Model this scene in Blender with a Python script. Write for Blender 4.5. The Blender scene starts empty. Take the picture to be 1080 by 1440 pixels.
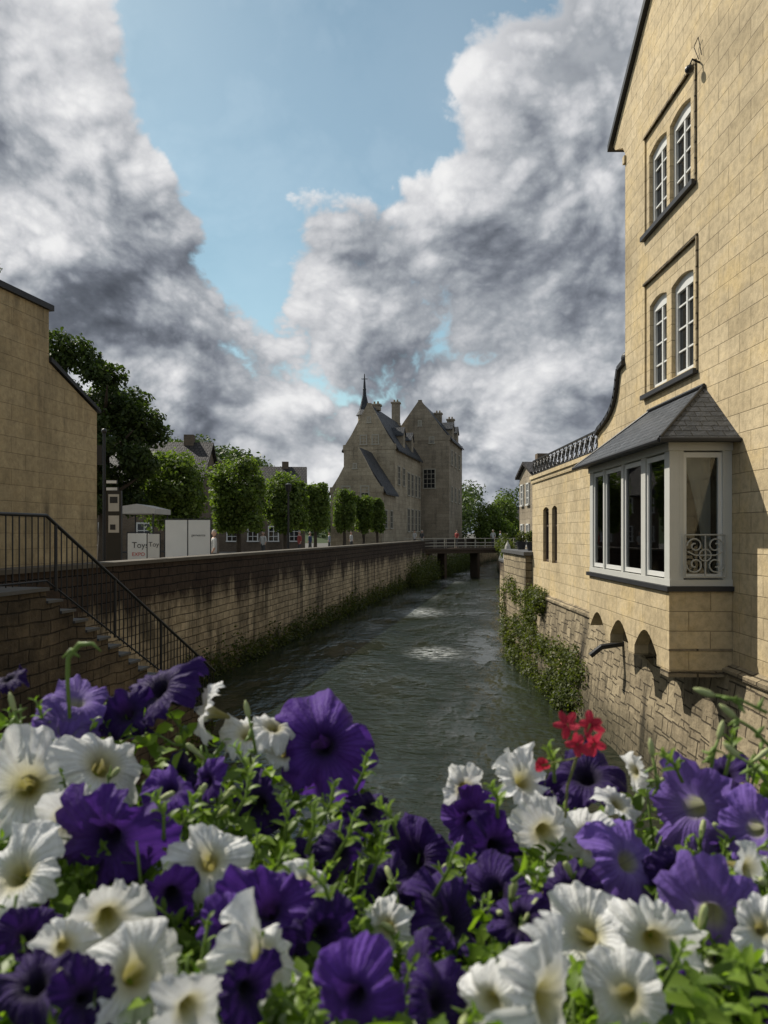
import bpy, bmesh, math, random
import numpy as np
from mathutils import Vector, Matrix
random.seed(7); rng=np.random.default_rng(11)
scene=bpy.context.scene
try:
    scene.view_settings.view_transform='Standard'; scene.view_settings.look='None'; scene.view_settings.exposure=0
except Exception: pass
SUN=Vector((-0.55,0.42,0.70)).normalized()
WZ=-4.2; GZ=-1.6

# ---------------- node helper ----------------
class NT:
    def __init__(s,tree): s.t=tree; s.n=tree.nodes; s.l=tree.links
    def node(s,ty,**k):
        n=s.n.new(ty)
        for a,b in k.items(): setattr(n,a,b)
        return n
    def set(s,sock,v):
        if isinstance(v,bpy.types.NodeSocket): s.l.new(v,sock)
        elif v is not None:
            if isinstance(v,(tuple,list,Vector)):
                v=tuple(v)
                if len(v)==3 and len(sock.default_value)==4: v=v+(1,)
            sock.default_value=v
    def m(s,op,a,b=None,c=None,clamp=False):
        n=s.node('ShaderNodeMath',operation=op); n.use_clamp=clamp
        s.set(n.inputs[0],a)
        if b is not None: s.set(n.inputs[1],b)
        if c is not None: s.set(n.inputs[2],c)
        return n.outputs[0]
    def v(s,op,a,b=None,out=0,scale=None):
        n=s.node('ShaderNodeVectorMath',operation=op)
        s.set(n.inputs[0],a)
        if b is not None: s.set(n.inputs[1],b)
        if scale is not None: s.set(n.inputs['Scale'],scale)
        return n.outputs[out]
    def noise(s,vec,scale,detail=4,rough=.5,out='Fac',dist=0):
        n=s.node('ShaderNodeTexNoise'); s.set(n.inputs['Vector'],vec)
        n.inputs['Scale'].default_value=scale; n.inputs['Detail'].default_value=detail
        n.inputs['Roughness'].default_value=rough; n.inputs['Distortion'].default_value=dist
        return n.outputs[out]
    def ramp(s,f,stops,interp='LINEAR'):
        n=s.node('ShaderNodeValToRGB'); s.set(n.inputs[0],f); r=n.color_ramp; r.interpolation=interp
        while len(r.elements)<len(stops): r.elements.new(.5)
        for e,(p,c) in zip(r.elements,stops):
            e.position=p; e.color=(c,c,c,1) if isinstance(c,(int,float)) else tuple(c)+(1,)
        return n.outputs[0]
    def mix(s,f,a,b,mode='MIX'):
        n=s.node('ShaderNodeMix',data_type='RGBA',blend_type=mode)
        s.set(n.inputs[0],f); s.set(n.inputs[6],a); s.set(n.inputs[7],b); return n.outputs[2]
    def mapr(s,x,a,b,c=0,d=1,smooth=False):
        n=s.node('ShaderNodeMapRange'); 
        if smooth: n.interpolation_type='SMOOTHSTEP'
        s.set(n.inputs[0],x)
        for i,q in enumerate((a,b,c,d)): n.inputs[i+1].default_value=q
        return n.outputs[0]
def newmat(name):
    m=bpy.data.materials.new(name); m.use_nodes=True
    nt=NT(m.node_tree); b=m.node_tree.nodes['Principled BSDF']
    return m,nt,b
def simple(name,col,rough=.7,metal=0,var=.25,scale=4,spec=.3,bump=0.0):
    m,nt,b=newmat(name)
    g=nt.node('ShaderNodeNewGeometry')
    f=nt.noise(g.outputs['Position'],scale,5,.6)
    c=nt.mix(f,[x*(1-var) for x in col],[min(1,x*(1+var)) for x in col])
    nt.set(b.inputs['Base Color'],c); b.inputs['Roughness'].default_value=rough; b.inputs['Metallic'].default_value=metal
    b.inputs['Specular IOR Level'].default_value=spec
    if bump:
        bn=nt.node('ShaderNodeBump'); nt.set(bn.inputs['Height'],nt.noise(g.outputs['Position'],scale*4,6,.6)); bn.inputs['Strength'].default_value=bump
        bn.inputs['Distance'].default_value=.02
        nt.l.new(bn.outputs[0],b.inputs['Normal'])
    return m
def stone(name,c1,c2,mort,bw,bh,msize=.008,stain=.5,staincol=(.05,.045,.035),zfun=None,bump=.4,rough=.85,wobble=.03,drip=(.48,.72),c3=None):
    m,nt,b=newmat(name)
    g=nt.node('ShaderNodeNewGeometry').outputs['Position']
    uv=nt.node('ShaderNodeUVMap').outputs[0]
    wob=nt.v('SCALE',nt.v('SUBTRACT',nt.noise(uv,1.3,3,.5,out='Color'),(.5,.5,.5)),scale=wobble)
    uv2=nt.v('ADD',uv,wob)
    br=nt.node('ShaderNodeTexBrick'); nt.set(br.inputs['Vector'],uv2)
    br.inputs['Scale'].default_value=1; br.inputs['Brick Width'].default_value=bw; br.inputs['Row Height'].default_value=bh
    br.inputs['Mortar Size'].default_value=msize; br.inputs['Mortar Smooth'].default_value=.5; br.inputs['Bias'].default_value=-.1
    nt.set(br.inputs['Color1'],c1); nt.set(br.inputs['Color2'],c2); nt.set(br.inputs['Mortar'],mort)
    col=br.outputs['Color']
    if c3:
        n3=nt.noise(g,1.1,5,.7); col=nt.mix(nt.mapr(n3,.5,.68,0,.7),col,c3)
    n1=nt.noise(g,.55,6,.65); col=nt.mix(1.0,col,nt.ramp(n1,[(.3,.70),(.5,.98),(.7,1.14)]),'MULTIPLY')
    n2=nt.noise(g,9,6,.7); col=nt.mix(1.0,col,nt.ramp(n2,[(.25,.66),(.55,1.0),(.75,1.12)]),'MULTIPLY')
    st=nt.noise(nt.v('MULTIPLY',g,(2.2,2.2,.22)),1.0,5,.65)
    st2=nt.noise(nt.v('MULTIPLY',g,(.5,.5,.5)),1.0,4,.6)
    f=nt.m('MULTIPLY',nt.mapr(st,*drip),nt.mapr(st2,.38,.62))
    f=nt.m('MULTIPLY',f,stain,clamp=True)
    col=nt.mix(f,col,staincol)
    if zfun: col=zfun(nt,g,col,br)
    nt.set(b.inputs['Base Color'],col); b.inputs['Roughness'].default_value=rough; b.inputs['Specular IOR Level'].default_value=.2
    h=nt.m('ADD',nt.m('MULTIPLY',br.outputs['Fac'],-1.0),nt.m('MULTIPLY',n2,1.0))
    bn=nt.node('ShaderNodeBump'); nt.set(bn.inputs['Height'],h); bn.inputs['Strength'].default_value=bump; bn.inputs['Distance'].default_value=.02
    nt.l.new(bn.outputs[0],b.inputs['Normal'])
    return m
def sepz(nt,g):
    n=nt.node('ShaderNodeSeparateXYZ'); nt.set(n.inputs[0],g); return n.outputs

# ---------------- mesh helpers ----------------
def link(o,parent=None):
    scene.collection.objects.link(o)
    if parent is not None: o.parent=parent
    return o
def empty(name,loc=(0,0,0)):
    o=bpy.data.objects.new(name,None); o.empty_display_size=.2; scene.collection.objects.link(o); return o
def uvbox(me):
    if not me.uv_layers: me.uv_layers.new(name='UVMap')
    uvl=me.uv_layers.active.data
    for p in me.polygons:
        n=p.normal
        t=Vector((0,0,1)).cross(n)
        if t.length<.2: t=Vector((1,0,0))
        t.normalize(); bb=n.cross(t)
        for li in p.loop_indices:
            co=me.vertices[me.loops[li].vertex_index].co
            uvl[li].uv=(co.dot(t),co.dot(bb))
def mesh(name,V,F,mat,parent=None,smooth=False,fix=True):
    me=bpy.data.meshes.new(name); me.from_pydata([tuple(v) for v in V],[],F); me.update()
    if fix:
        bm=bmesh.new(); bm.from_mesh(me); bmesh.ops.recalc_face_normals(bm,faces=bm.faces); bm.to_mesh(me); bm.free()
    uvbox(me)
    if mat: me.materials.append(mat)
    if smooth: me.polygons.foreach_set('use_smooth',[True]*len(me.polygons))
    return link(bpy.data.objects.new(name,me),parent)
class MB:
    def __init__(s): s.V=[]; s.F=[]
    def add(s,V,F):
        k=len(s.V); s.V+= [tuple(v) for v in V]; s.F+=[tuple(i+k for i in f) for f in F]
    def ob(s,c,t,n,u,a,b,h):
        c=Vector(c);t=Vector(t)*a;n=Vector(n)*b;u=Vector(u)*h
        V=[c+sx*t+sy*n+sz*u for sz in(-1,1) for sy in(-1,1) for sx in(-1,1)]
        s.add(V,[(0,1,3,2),(4,6,7,5),(0,4,5,1),(2,3,7,6),(0,2,6,4),(1,5,7,3)])
    def box(s,a,b):
        c=[(a[i]+b[i])/2 for i in range(3)]; s.ob(c,(1,0,0),(0,1,0),(0,0,1),abs(b[0]-a[0])/2,abs(b[1]-a[1])/2,abs(b[2]-a[2])/2)
    def prism(s,P,e):
        e=Vector(e); n=len(P); V=[Vector(p) for p in P]+[Vector(p)+e for p in P]
        s.add(V,[tuple(range(n)),tuple(range(2*n-1,n-1,-1))]+[(i,(i+1)%n,n+(i+1)%n,n+i) for i in range(n)])
    def tube(s,pts,rad,k=8,cap=True):
        pts=[Vector(p) for p in pts]
        if not isinstance(rad,(list,tuple)): rad=[rad]*len(pts)
        rings=[]; prev=None
        for i,p in enumerate(pts):
            d=(pts[min(i+1,len(pts)-1)]-pts[max(i-1,0)])
            if d.length<1e-9: d=Vector((0,0,1))
            d.normalize()
            if prev is None:
                a=d.cross(Vector((0,0,1)))
                if a.length<.1: a=d.cross(Vector((1,0,0)))
            else: a=prev-d*prev.dot(d)
            a.normalize(); prev=a; b=d.cross(a)
            rings.append([p+(a*math.cos(j*2*math.pi/k)+b*math.sin(j*2*math.pi/k))*rad[i] for j in range(k)])
        V=[v for r in rings for v in r]; F=[]
        for i in range(len(pts)-1):
            for j in range(k): F.append((i*k+j,i*k+(j+1)%k,(i+1)*k+(j+1)%k,(i+1)*k+j))
        if cap: F.append(tuple(range(k-1,-1,-1))); F.append(tuple((len(pts)-1)*k+j for j in range(k)))
        s.add(V,F)
    def ring(s,c,t,u,R,r,k=6,n=20,a0=0,a1=2*math.pi,grow=0):
        c=Vector(c);t=Vector(t);u=Vector(u)
        pts=[]
        for i in range(n+1):
            a=a0+(a1-a0)*i/n; RR=R*(1-grow*i/n)
            pts.append(c+t*math.cos(a)*RR+u*math.sin(a)*RR)
        s.tube(pts,r,k)
    def sphere(s,c,r,nu=12,nv=8):
        if not isinstance(r,(tuple,list)): r=(r,r,r)
        V=[];F=[]
        for i in range(nv+1):
            th=math.pi*i/nv
            for j in range(nu):
                ph=2*math.pi*j/nu
                V.append((c[0]+r[0]*math.sin(th)*math.cos(ph),c[1]+r[1]*math.sin(th)*math.sin(ph),c[2]+r[2]*math.cos(th)))
        for i in range(nv):
            for j in range(nu): F.append((i*nu+j,i*nu+(j+1)%nu,(i+1)*nu+(j+1)%nu,(i+1)*nu+j))
        s.add(V,F)
    def obj(s,name,mat,parent=None,smooth=False): return mesh(name,s.V,s.F,mat,parent,smooth)
def npmesh(name,V,F,mat,parent=None,uv=None,smooth=False):
    me=bpy.data.meshes.new(name); V=np.asarray(V,dtype=np.float32); F=np.asarray(F,dtype=np.int32)
    n,k=F.shape
    me.vertices.add(len(V)); me.vertices.foreach_set('co',V.ravel())
    me.loops.add(n*k); me.loops.foreach_set('vertex_index',F.ravel())
    me.polygons.add(n); me.polygons.foreach_set('loop_start',np.arange(0,n*k,k,dtype=np.int32))
    try: me.polygons.foreach_set('loop_total',np.full(n,k,dtype=np.int32))
    except Exception: pass
    if smooth: me.polygons.foreach_set('use_smooth',np.ones(n,dtype=bool))
    me.update(calc_edges=True)
    if uv is not None:
        l=me.uv_layers.new(name='UVMap'); l.data.foreach_set('uv',np.asarray(uv,dtype=np.float32)[F.ravel()].ravel())
    me.validate()
    me.materials.append(mat)
    return link(bpy.data.objects.new(name,me),parent)
def cut(obj,cutmb):
    c=cutmb.obj('cutter',None); m=obj.modifiers.new('b','BOOLEAN'); m.operation='DIFFERENCE'; m.object=c; m.solver='EXACT'
    dg=bpy.context.evaluated_depsgraph_get(); dg.update()
    me=bpy.data.meshes.new_from_object(obj.evaluated_get(dg)); obj.modifiers.clear(); obj.data=me
    uvbox(me); bpy.data.objects.remove(c)
def unit(v):
    return v/np.maximum(np.linalg.norm(v,axis=1,keepdims=True),1e-9)
def leafmass(name,blobs,n,size,mat,parent=None,shell=.55,up=.35,power=2.0,gap=0.0,asp=.6):
    B=np.array(blobs,dtype=float); vol=(B[:,3]*B[:,4]*B[:,5])**(2/3.); idx=rng.choice(len(B),n,p=vol/vol.sum())
    d=unit(rng.normal(size=(n,3)))
    if power>2:
        mx=(np.abs(d)**power).sum(1)**(1/power); d=d/mx[:,None]
    rr=shell+(1-shell)*rng.random(n)**.7; rr=rr*(1+rng.normal(size=n)*.06)
    ph=rng.random((6,3))*6.28; fr=rng.normal(size=(6,3))*3.2
    lump=sum(np.sin(d@fr[i]+ph[i,0]+idx*1.7) for i in range(6))/6
    rr=rr*(1+.22*lump)
    C=B[idx,:3]+d*rr[:,None]*B[idx,3:6]
    if gap>0:
        fq=rng.normal(size=(5,3))*2.6/max(B[:,3].mean(),.1)
        g=sum(np.sin(C@fq[i]+ph[i,1]) for i in range(5))/5
        keep=g>(-.6+gap); C=C[keep]; d=d[keep]; n=len(C)
    nn=unit(d*.6+rng.normal(size=(n,3))*.7+np.array([0,0,up]))
    t=unit(np.cross(nn,rng.normal(size=(n,3)))); b=np.cross(nn,t)
    s=size*(.6+.8*rng.random(n))[:,None]
    V=np.stack([C-t*s*.5,C+b*s*asp*.5+nn*s*.1,C+t*s*.5,C-b*s*asp*.5+nn*s*.1],1).reshape(-1,3)
    F=np.arange(4*n).reshape(n,4)
    return npmesh(name,V,F,mat,parent)
def leafmat(name,c1,c2,trans=.35,rough=.55,scale=.8):
    m,nt,b=newmat(name)
    g=nt.node('ShaderNodeNewGeometry')
    r=g.outputs['Random Per Island']; n=nt.noise(g.outputs['Position'],scale,3,.6)
    f=nt.m('ADD',nt.m('MULTIPLY',r,.6),nt.m('MULTIPLY',nt.mapr(n,.3,.7),.4))
    col=nt.mix(f,c1,c2)
    nt.set(b.inputs['Base Color'],col); b.inputs['Roughness'].default_value=rough; b.inputs['Specular IOR Level'].default_value=.3
    tr=nt.node('ShaderNodeBsdfTranslucent'); nt.set(tr.inputs[0],nt.mix(1,col,(1.5,1.7,.6),'MULTIPLY'))
    mx=nt.node('ShaderNodeMixShader'); mx.inputs[0].default_value=trans
    nt.l.new(b.outputs[0],mx.inputs[1]); nt.l.new(tr.outputs[0],mx.inputs[2])
    nt.l.new(mx.outputs[0],nt.n['Material Output'].inputs[0])
    return m

# ---------------- materials ----------------
M={}
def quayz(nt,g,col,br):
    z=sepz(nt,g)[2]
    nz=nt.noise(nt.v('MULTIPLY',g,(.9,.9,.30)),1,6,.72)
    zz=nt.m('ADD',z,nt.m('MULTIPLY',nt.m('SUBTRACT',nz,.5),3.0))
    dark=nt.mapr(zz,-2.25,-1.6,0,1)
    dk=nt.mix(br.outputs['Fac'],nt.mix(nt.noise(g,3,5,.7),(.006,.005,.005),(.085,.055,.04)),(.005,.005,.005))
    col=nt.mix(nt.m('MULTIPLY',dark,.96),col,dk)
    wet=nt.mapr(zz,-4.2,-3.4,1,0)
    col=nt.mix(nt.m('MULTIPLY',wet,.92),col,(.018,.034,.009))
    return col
def basez(nt,g,col,br):
    z=sepz(nt,g)[2]
    nz=nt.noise(g,1.3,5,.7)
    zz=nt.m('ADD',z,nt.m('MULTIPLY',nt.m('SUBTRACT',nz,.5),2.0))
    wet=nt.mapr(zz,-4.1,-3.0,1,0)
    return nt.mix(nt.m('MULTIPLY',wet,.8),col,(.055,.05,.03))
M['marl']=stone('marl_block_masonry',(.64,.52,.33),(.54,.43,.26),(.34,.27,.165),.60,.27,.008,.45,(.30,.24,.15),bump=.6,wobble=.02,c3=(.58,.44,.22))
M['marl_old']=stone('weathered_marl',(.42,.345,.225),(.29,.235,.155),(.13,.105,.07),.48,.24,.014,.95,(.05,.042,.03),basez,bump=1.6,wobble=.07,drip=(.42,.62))
M['marl_left']=stone('stained_marl',(.52,.42,.26),(.45,.36,.215),(.32,.25,.15),.8,.31,.007,.95,(.12,.10,.068),bump=.6,c3=(.38,.29,.165),drip=(.44,.66))
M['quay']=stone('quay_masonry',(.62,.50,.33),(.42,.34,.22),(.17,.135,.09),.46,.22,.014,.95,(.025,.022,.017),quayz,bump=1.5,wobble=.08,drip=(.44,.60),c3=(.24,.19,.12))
M['castle']=stone('castle_stone',(.47,.395,.28),(.38,.315,.22),(.26,.215,.155),.9,.4,.012,.7,(.13,.11,.08),bump=.6)
M['castle_dark']=stone('castle_dark_stone',(.38,.32,.235),(.30,.25,.18),(.2,.165,.125),.9,.4,.012,.7,(.10,.085,.065),bump=.6)
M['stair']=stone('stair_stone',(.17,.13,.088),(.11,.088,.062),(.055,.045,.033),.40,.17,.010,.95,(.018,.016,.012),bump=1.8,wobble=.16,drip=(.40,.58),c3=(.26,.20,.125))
M['slate']=stone('slate_shingles',(.085,.09,.10),(.045,.05,.058),(.018,.02,.022),.22,.13,.010,.3,(.13,.13,.12),bump=1.6,rough=.5)
M['tiles']=stone('dark_roof_tiles',(.06,.052,.05),(.04,.036,.035),(.015,.015,.015),.25,.3,.03,.2,(.09,.08,.07),bump=1.2,rough=.6)
M['white']=simple('white_paint',(.70,.70,.67),.45,var=.08,scale=3)
M['greyframe']=simple('grey_white_frame',(.55,.55,.51),.5,var=.1)
M['black']=simple('black_iron',(.012,.012,.013),.45,var=.3,spec=.5)
M['lead']=simple('dark_coping',(.03,.031,.034),.5,var=.3)
M['iron_light']=simple('pale_ironwork',(.4,.4,.37),.5)
M['bluestone']=simple('bluestone',(.10,.10,.10),.6,var=.3,bump=.3)
M['quaycap']=simple('quay_coping_stone',(.11,.095,.075),.8,var=.5,scale=2.5,bump=.5)
M['asphalt']=simple('street_paving',(.12,.115,.105),.9,var=.3,scale=1.5,bump=.3)
M['wood']=simple('timber',(.07,.05,.035),.8)
M['bark']=simple('bark',(.07,.055,.04),.9,var=.5,scale=6,bump=.8)
M['soil']=simple('soil',(.02,.015,.01),.95,var=.4,scale=30)
M['hill']=simple('hill_grass',(.04,.06,.02),.95,var=.4,scale=.1)
M['plaster']=simple('white_plaster',(.46,.44,.40),.8,var=.15)
M['surround']=simple('stone_surround',(.40,.37,.30),.8,var=.15)
M['housebrick']=stone('house_brick',(.19,.145,.10),(.145,.11,.08),(.16,.14,.12),.24,.09,.01,.3,bump=.4)
M['red']=simple('red_print',(.5,.03,.02),.5)
M['skin']=simple('skin',(.5,.32,.24),.5,var=.05)
def glassy(name,col,rough):
    m,nt,b=newmat(name); nt.set(b.inputs['Base Color'],col); b.inputs['Roughness'].default_value=rough
    g=nt.node('ShaderNodeNewGeometry').outputs['Position']
    bn=nt.node('ShaderNodeBump'); nt.set(bn.inputs['Height'],nt.noise(g,1.5,2,.4)); bn.inputs['Strength'].default_value=.08; bn.inputs['Distance'].default_value=.05
    nt.l.new(bn.outputs[0],b.inputs['Normal']); return m
M['glass']=glassy('window_glass',(.012,.014,.016),.04)
m,nt,b=newmat('clear_pane'); 
gl=nt.node('ShaderNodeBsdfGlossy'); gl.inputs['Roughness'].default_value=.02; tr=nt.node('ShaderNodeBsdfTransparent'); nt.set(tr.inputs[0],(.75,.78,.78))
fr=nt.node('ShaderNodeFresnel'); fr.inputs[0].default_value=1.5; mx=nt.node('ShaderNodeMixShader')
nt.l.new(nt.m('ADD',fr.outputs[0],.02,clamp=True),mx.inputs[0]); nt.l.new(tr.outputs[0],mx.inputs[1]); nt.l.new(gl.outputs[0],mx.inputs[2]); nt.l.new(mx.outputs[0],nt.n['Material Output'].inputs[0]); M['pane']=m
M['dark']=simple('dark_interior',(.02,.017,.015),.9)
M['curtain']=simple('curtain_cloth',(.6,.59,.57),.9,var=.1)
M['leaf_lime']=leafmat('lime_leaves',(.03,.055,.012),(.20,.26,.06),.42,scale=1.2)
M['leaf_dark']=leafmat('dark_tree_leaves',(.018,.032,.010),(.085,.12,.03),.35,scale=.6)
M['leaf_far']=leafmat('far_tree_leaves',(.024,.043,.015),(.095,.13,.045),.3,scale=.15)
M['weed']=leafmat('bank_weeds',(.022,.036,.010),(.13,.145,.035),.38,scale=1.2)
M['leaf_pet']=leafmat('petunia_leaves',(.04,.08,.012),(.26,.38,.05),.45,.42,scale=9)

# ---------------- world ----------------
def make_clouds(W=4096,HN=2048):
    rows=HN//2+40; r0=HN-rows
    vv=(np.arange(r0,HN)+.5)/HN; uu=(np.arange(W)+.5)/W
    el=((vv-.5)*np.pi).astype(np.float32)[:,None]; ph=((.5-uu)*2*np.pi).astype(np.float32)[None]
    dx=np.cos(el)*np.cos(ph); dy=np.cos(el)*np.sin(ph); dz=np.sin(el)+0*ph
    rs=np.random.RandomState(21); perm=rs.permutation(256).astype(np.int32); perm=np.concatenate([perm,perm,perm])
    G=rs.normal(size=(256,3)).astype(np.float32); G/=np.linalg.norm(G,axis=1,keepdims=True)
    def perlin(x,y,z):
        xi=np.floor(x).astype(np.int32); yi=np.floor(y).astype(np.int32); zi=np.floor(z).astype(np.int32)
        fx=x-xi; fy=y-yi; fz=z-zi; xi&=255; yi&=255; zi&=255
        sx=fx*fx*(3-2*fx); sy=fy*fy*(3-2*fy); sz=fz*fz*(3-2*fz)
        res=0
        for a in (0,1):
            wa=sx if a else 1-sx; pa=perm[(xi+a)&255]
            for b in (0,1):
                wb=sy if b else 1-sy; pb=perm[(pa+yi+b)&255]
                for c in (0,1):
                    wc=sz if c else 1-sz; g=G[perm[(pb+zi+c)&255]]
                    res=res+wa*wb*wc*(g[...,0]*(fx-a)+g[...,1]*(fy-b)+g[...,2]*(fz-c))
        return res
    k=1/(np.maximum(dz,-.02)*.35+.85)
    X=dx*k+7.3; Y=dy*k+2.1; Z=dz*k*1.35+4.4
    wx=perlin(X*4.3,Y*4.3,Z*4.3)*.07; wz=perlin(X*4.3+9,Y*4.3+5,Z*4.3+3)*.07
    X+=wx; Y+=wz*.5; Z+=wz
    low=np.zeros_like(dz); hi=np.zeros_like(dz)
    fb=1.0; f=3.3
    for i in range(8):
        n=perlin(X*f+i*3.7,Y*f+i*1.3,Z*f+i*5.1)
        if i<1: low+=fb*n*1.1
        else: hi+=fb*((np.sqrt(n*n+.002)*2.6-.55)*.75+.35*n)*1.15
        f*=2.05; fb*=.55
    dens=low+hi
    def blobs(bl):
        s=np.zeros_like(dz)
        for u,v,r,a in bl:
            c=np.array([(u-540)/1000,1,(750-v)/1000]); c/=np.linalg.norm(c)
            d2=(dx-c[0])**2+(dy-c[1])**2+(dz-c[2])**2
            s+=a*np.exp(-d2/(r*r))
        return s
    cov=blobs([(400,40,.12,-.8),(520,130,.09,-.6),(330,230,.08,-.7),(440,-150,.2,-.8),(250,70,.06,-.35),(350,370,.05,-.55),(590,215,.05,-.45),(470,240,.06,-.5),(265,190,.06,-.35),
      (60,120,.14,.45),(130,330,.13,.4),(60,480,.14,.35),(720,100,.12,.4),(850,150,.16,.35),(830,300,.3,.3),(880,480,.15,.3),(650,350,.12,.1),(400,560,.3,.1),(440,370,.05,.25)])
    cov=cov+.55*np.exp(-np.maximum(dz,0)/.10)
    D=dens+.43+cov
    mask=np.clip((D-0.0)/.24,0,1); mask=mask*mask*(3-2*mask)
    S=np.array([-0.55,0.42,0.70]); S/=np.linalg.norm(S)
    ln=np.sqrt((S[0]-dx)**2+(S[1]-dy)**2+(S[2]-dz)**2)+1e-6
    def at(A,st):
        m_=np.minimum(st,ln)/ln
        qx=dx+(S[0]-dx)*m_; qy=dy+(S[1]-dy)*m_; qz=dz+(S[2]-dz)*m_+st*.2
        u=.5-np.arctan2(qy,qx)/(2*np.pi); v=np.arctan2(qz,np.hypot(qx,qy))/np.pi+.5
        ui=(u*W).astype(np.int32)%W; vi=np.clip((v*HN).astype(np.int32)-r0,0,rows-1)
        return A[vi,ui]
    C=dens+cov*.3; C=np.maximum(C+.40,-.05)
    rel=(C-at(C,.010))*.55+(C-at(C,.024))*.65+(C-at(C,.05))*.7+(C-at(C,.09))*.65
    cs=dx*S[0]+dy*S[1]+dz*S[2]; glow=np.clip((cs-.2)/.8,0,1)
    thin=np.exp(-np.clip(D,0,2)*2.4)
    lb=blobs([(650,120,.08,.34),(610,310,.07,.2),(80,130,.13,.34),(430,345,.08,.22),(720,570,.05,.32),(440,545,.045,.3),(400,650,.05,.4),(860,130,.13,-.08),(800,380,.14,-.12),(560,590,.09,-.12),(280,570,.12,-.12),(20,220,.06,-.2),(600,640,.07,-.1),(130,430,.07,-.06)])
    L=.31+rel*.58+.32*thin+lb*.85+.15*(glow-.5)-.12*np.clip(low,-1,1)
    tx=np.array([-.3,0,.2,.42,.7,1.0,1.4]); 
    R=np.interp(L,tx,[.075,.13,.215,.36,.61,.84,.96]); Gc=np.interp(L,tx,[.085,.145,.235,.385,.62,.84,.955]); B=np.interp(L,tx,[.105,.175,.275,.42,.645,.845,.94])
    hz=np.exp(-np.maximum(dz,0)/.05)*.3
    R=R*(1-hz)+.42*hz; Gc=Gc*(1-hz)+.47*hz; B=B*(1-hz)+.54*hz
    mask=np.maximum(mask,.12)
    imgs=[]
    for nm,ch in (('procedural_clouds',(R,Gc,B)),('procedural_cloud_cover',(mask,mask,mask))):
        full=np.zeros((HN,W,4),np.float32); full[...,:3]=.12 if nm=='procedural_clouds' else 1; full[...,3]=1
        for i in range(3): full[r0:,:,i]=ch[i]
        if nm=='procedural_clouds': full[...,:3]=np.sqrt(np.clip(full[...,:3],0,1))
        img=bpy.data.images.new(nm,W,HN,alpha=False); img.colorspace_settings.name='Non-Color'
        img.pixels.foreach_set(full.ravel()); img.update(); img.pack(); imgs.append(img)
    return imgs
imgs=make_clouds()
w=bpy.data.worlds.new("World"); scene.world=w; w.use_nodes=True
t=w.node_tree; t.nodes.clear(); N=t.nodes.new; Lk=t.links.new
out=N('ShaderNodeOutputWorld')
sky=N('ShaderNodeTexSky'); sky.sky_type='NISHITA'; sky.sun_disc=False
sky.sun_elevation=math.asin(SUN.z); sky.sun_rotation=math.atan2(SUN.x,SUN.y)%(2*math.pi); sky.dust_density=.6; sky.ozone_density=.7
tint=N('ShaderNodeVectorMath'); tint.operation='MULTIPLY'; Lk(sky.outputs[0],tint.inputs[0]); tint.inputs[1].default_value=(1.15,1.30,1.08)
bg1=N('ShaderNodeBackground'); Lk(tint.outputs[0],bg1.inputs[0]); bg1.inputs[1].default_value=.11
tc=N('ShaderNodeTexCoord'); env=N('ShaderNodeTexEnvironment'); env.image=imgs[0]; Lk(tc.outputs['Generated'],env.inputs[0])
sq=N('ShaderNodeVectorMath'); sq.operation='MULTIPLY'; Lk(env.outputs[0],sq.inputs[0]); Lk(env.outputs[0],sq.inputs[1])
bg2=N('ShaderNodeBackground'); Lk(sq.outputs[0],bg2.inputs[0])
env2=N('ShaderNodeTexEnvironment'); env2.image=imgs[1]; Lk(tc.outputs['Generated'],env2.inputs[0])
mx=N('ShaderNodeMixShader'); Lk(env2.outputs[0],mx.inputs[0])
Lk(bg1.outputs[0],mx.inputs[1]); Lk(bg2.outputs[0],mx.inputs[2]); Lk(mx.outputs[0],out.inputs[0])

sl=bpy.data.lights.new('sun','SUN'); sl.energy=4.9; sl.angle=math.radians(.5); sl.color=(1,.94,.83)
so=link(bpy.data.objects.new('sun',sl)); so.rotation_euler=SUN.to_track_quat('Z','Y').to_euler(); so.location=(-20,10,40)

# ---------------- camera ----------------
cam=bpy.data.cameras.new('camera'); co=link(bpy.data.objects.new('camera',cam)); co.rotation_euler=(math.radians(90),0,0)
cam.sensor_fit='VERTICAL'; cam.sensor_height=36; cam.sensor_width=27; cam.lens=25; cam.shift_y=30/1440; cam.clip_start=.02; cam.clip_end=5000
cam.dof.use_dof=True; cam.dof.focus_distance=14; cam.dof.aperture_fstop=7.5
scene.camera=co

# ---------------- ground / water ----------------
L=[(-11.0,-60),(-8.7,3),(-6.3,15),(-5.1,21),(3.1,63),(9.8,89),(24,130),(60,190)]
R=[(4.9,-60),(4.9,3),(4.9,17.5),(5.2,27),(5.7,35),(10,60),(13.4,84),(19,100),(34,132),(70,185)]
V=[];F=[]
for x,y in L: V+= [(x-.3,y,GZ),(-2500,y if y>-60 else -60,GZ)]
nL=len(L)
for i in range(nL-1): F.append((2*i,2*i+2,2*i+3,2*i+1))
k=len(V)
for x,y in R: V+=[(x+.3,y,GZ),(2500,y,GZ)]
for i in range(len(R)-1): F.append((k+2*i,k+2*i+1,k+2*i+3,k+2*i+2))
a=len(V); V+=[(-2500,3500,GZ),(2500,3500,GZ)]
F.append((2*nL-1,2*nL-2,k+2*len(R)-2,k+2*len(R)-1,a+1,a))
g=mesh('ground',V,F,M['asphalt'])
m,nt,b=newmat('river_water')
gp=nt.node('ShaderNodeNewGeometry').outputs['Position']
rot=nt.node('ShaderNodeMapping'); nt.l.new(gp,rot.inputs[0]); rot.inputs['Rotation'].default_value=(0,0,math.radians(10)); rp=rot.outputs[0]
foam=0.0
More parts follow.
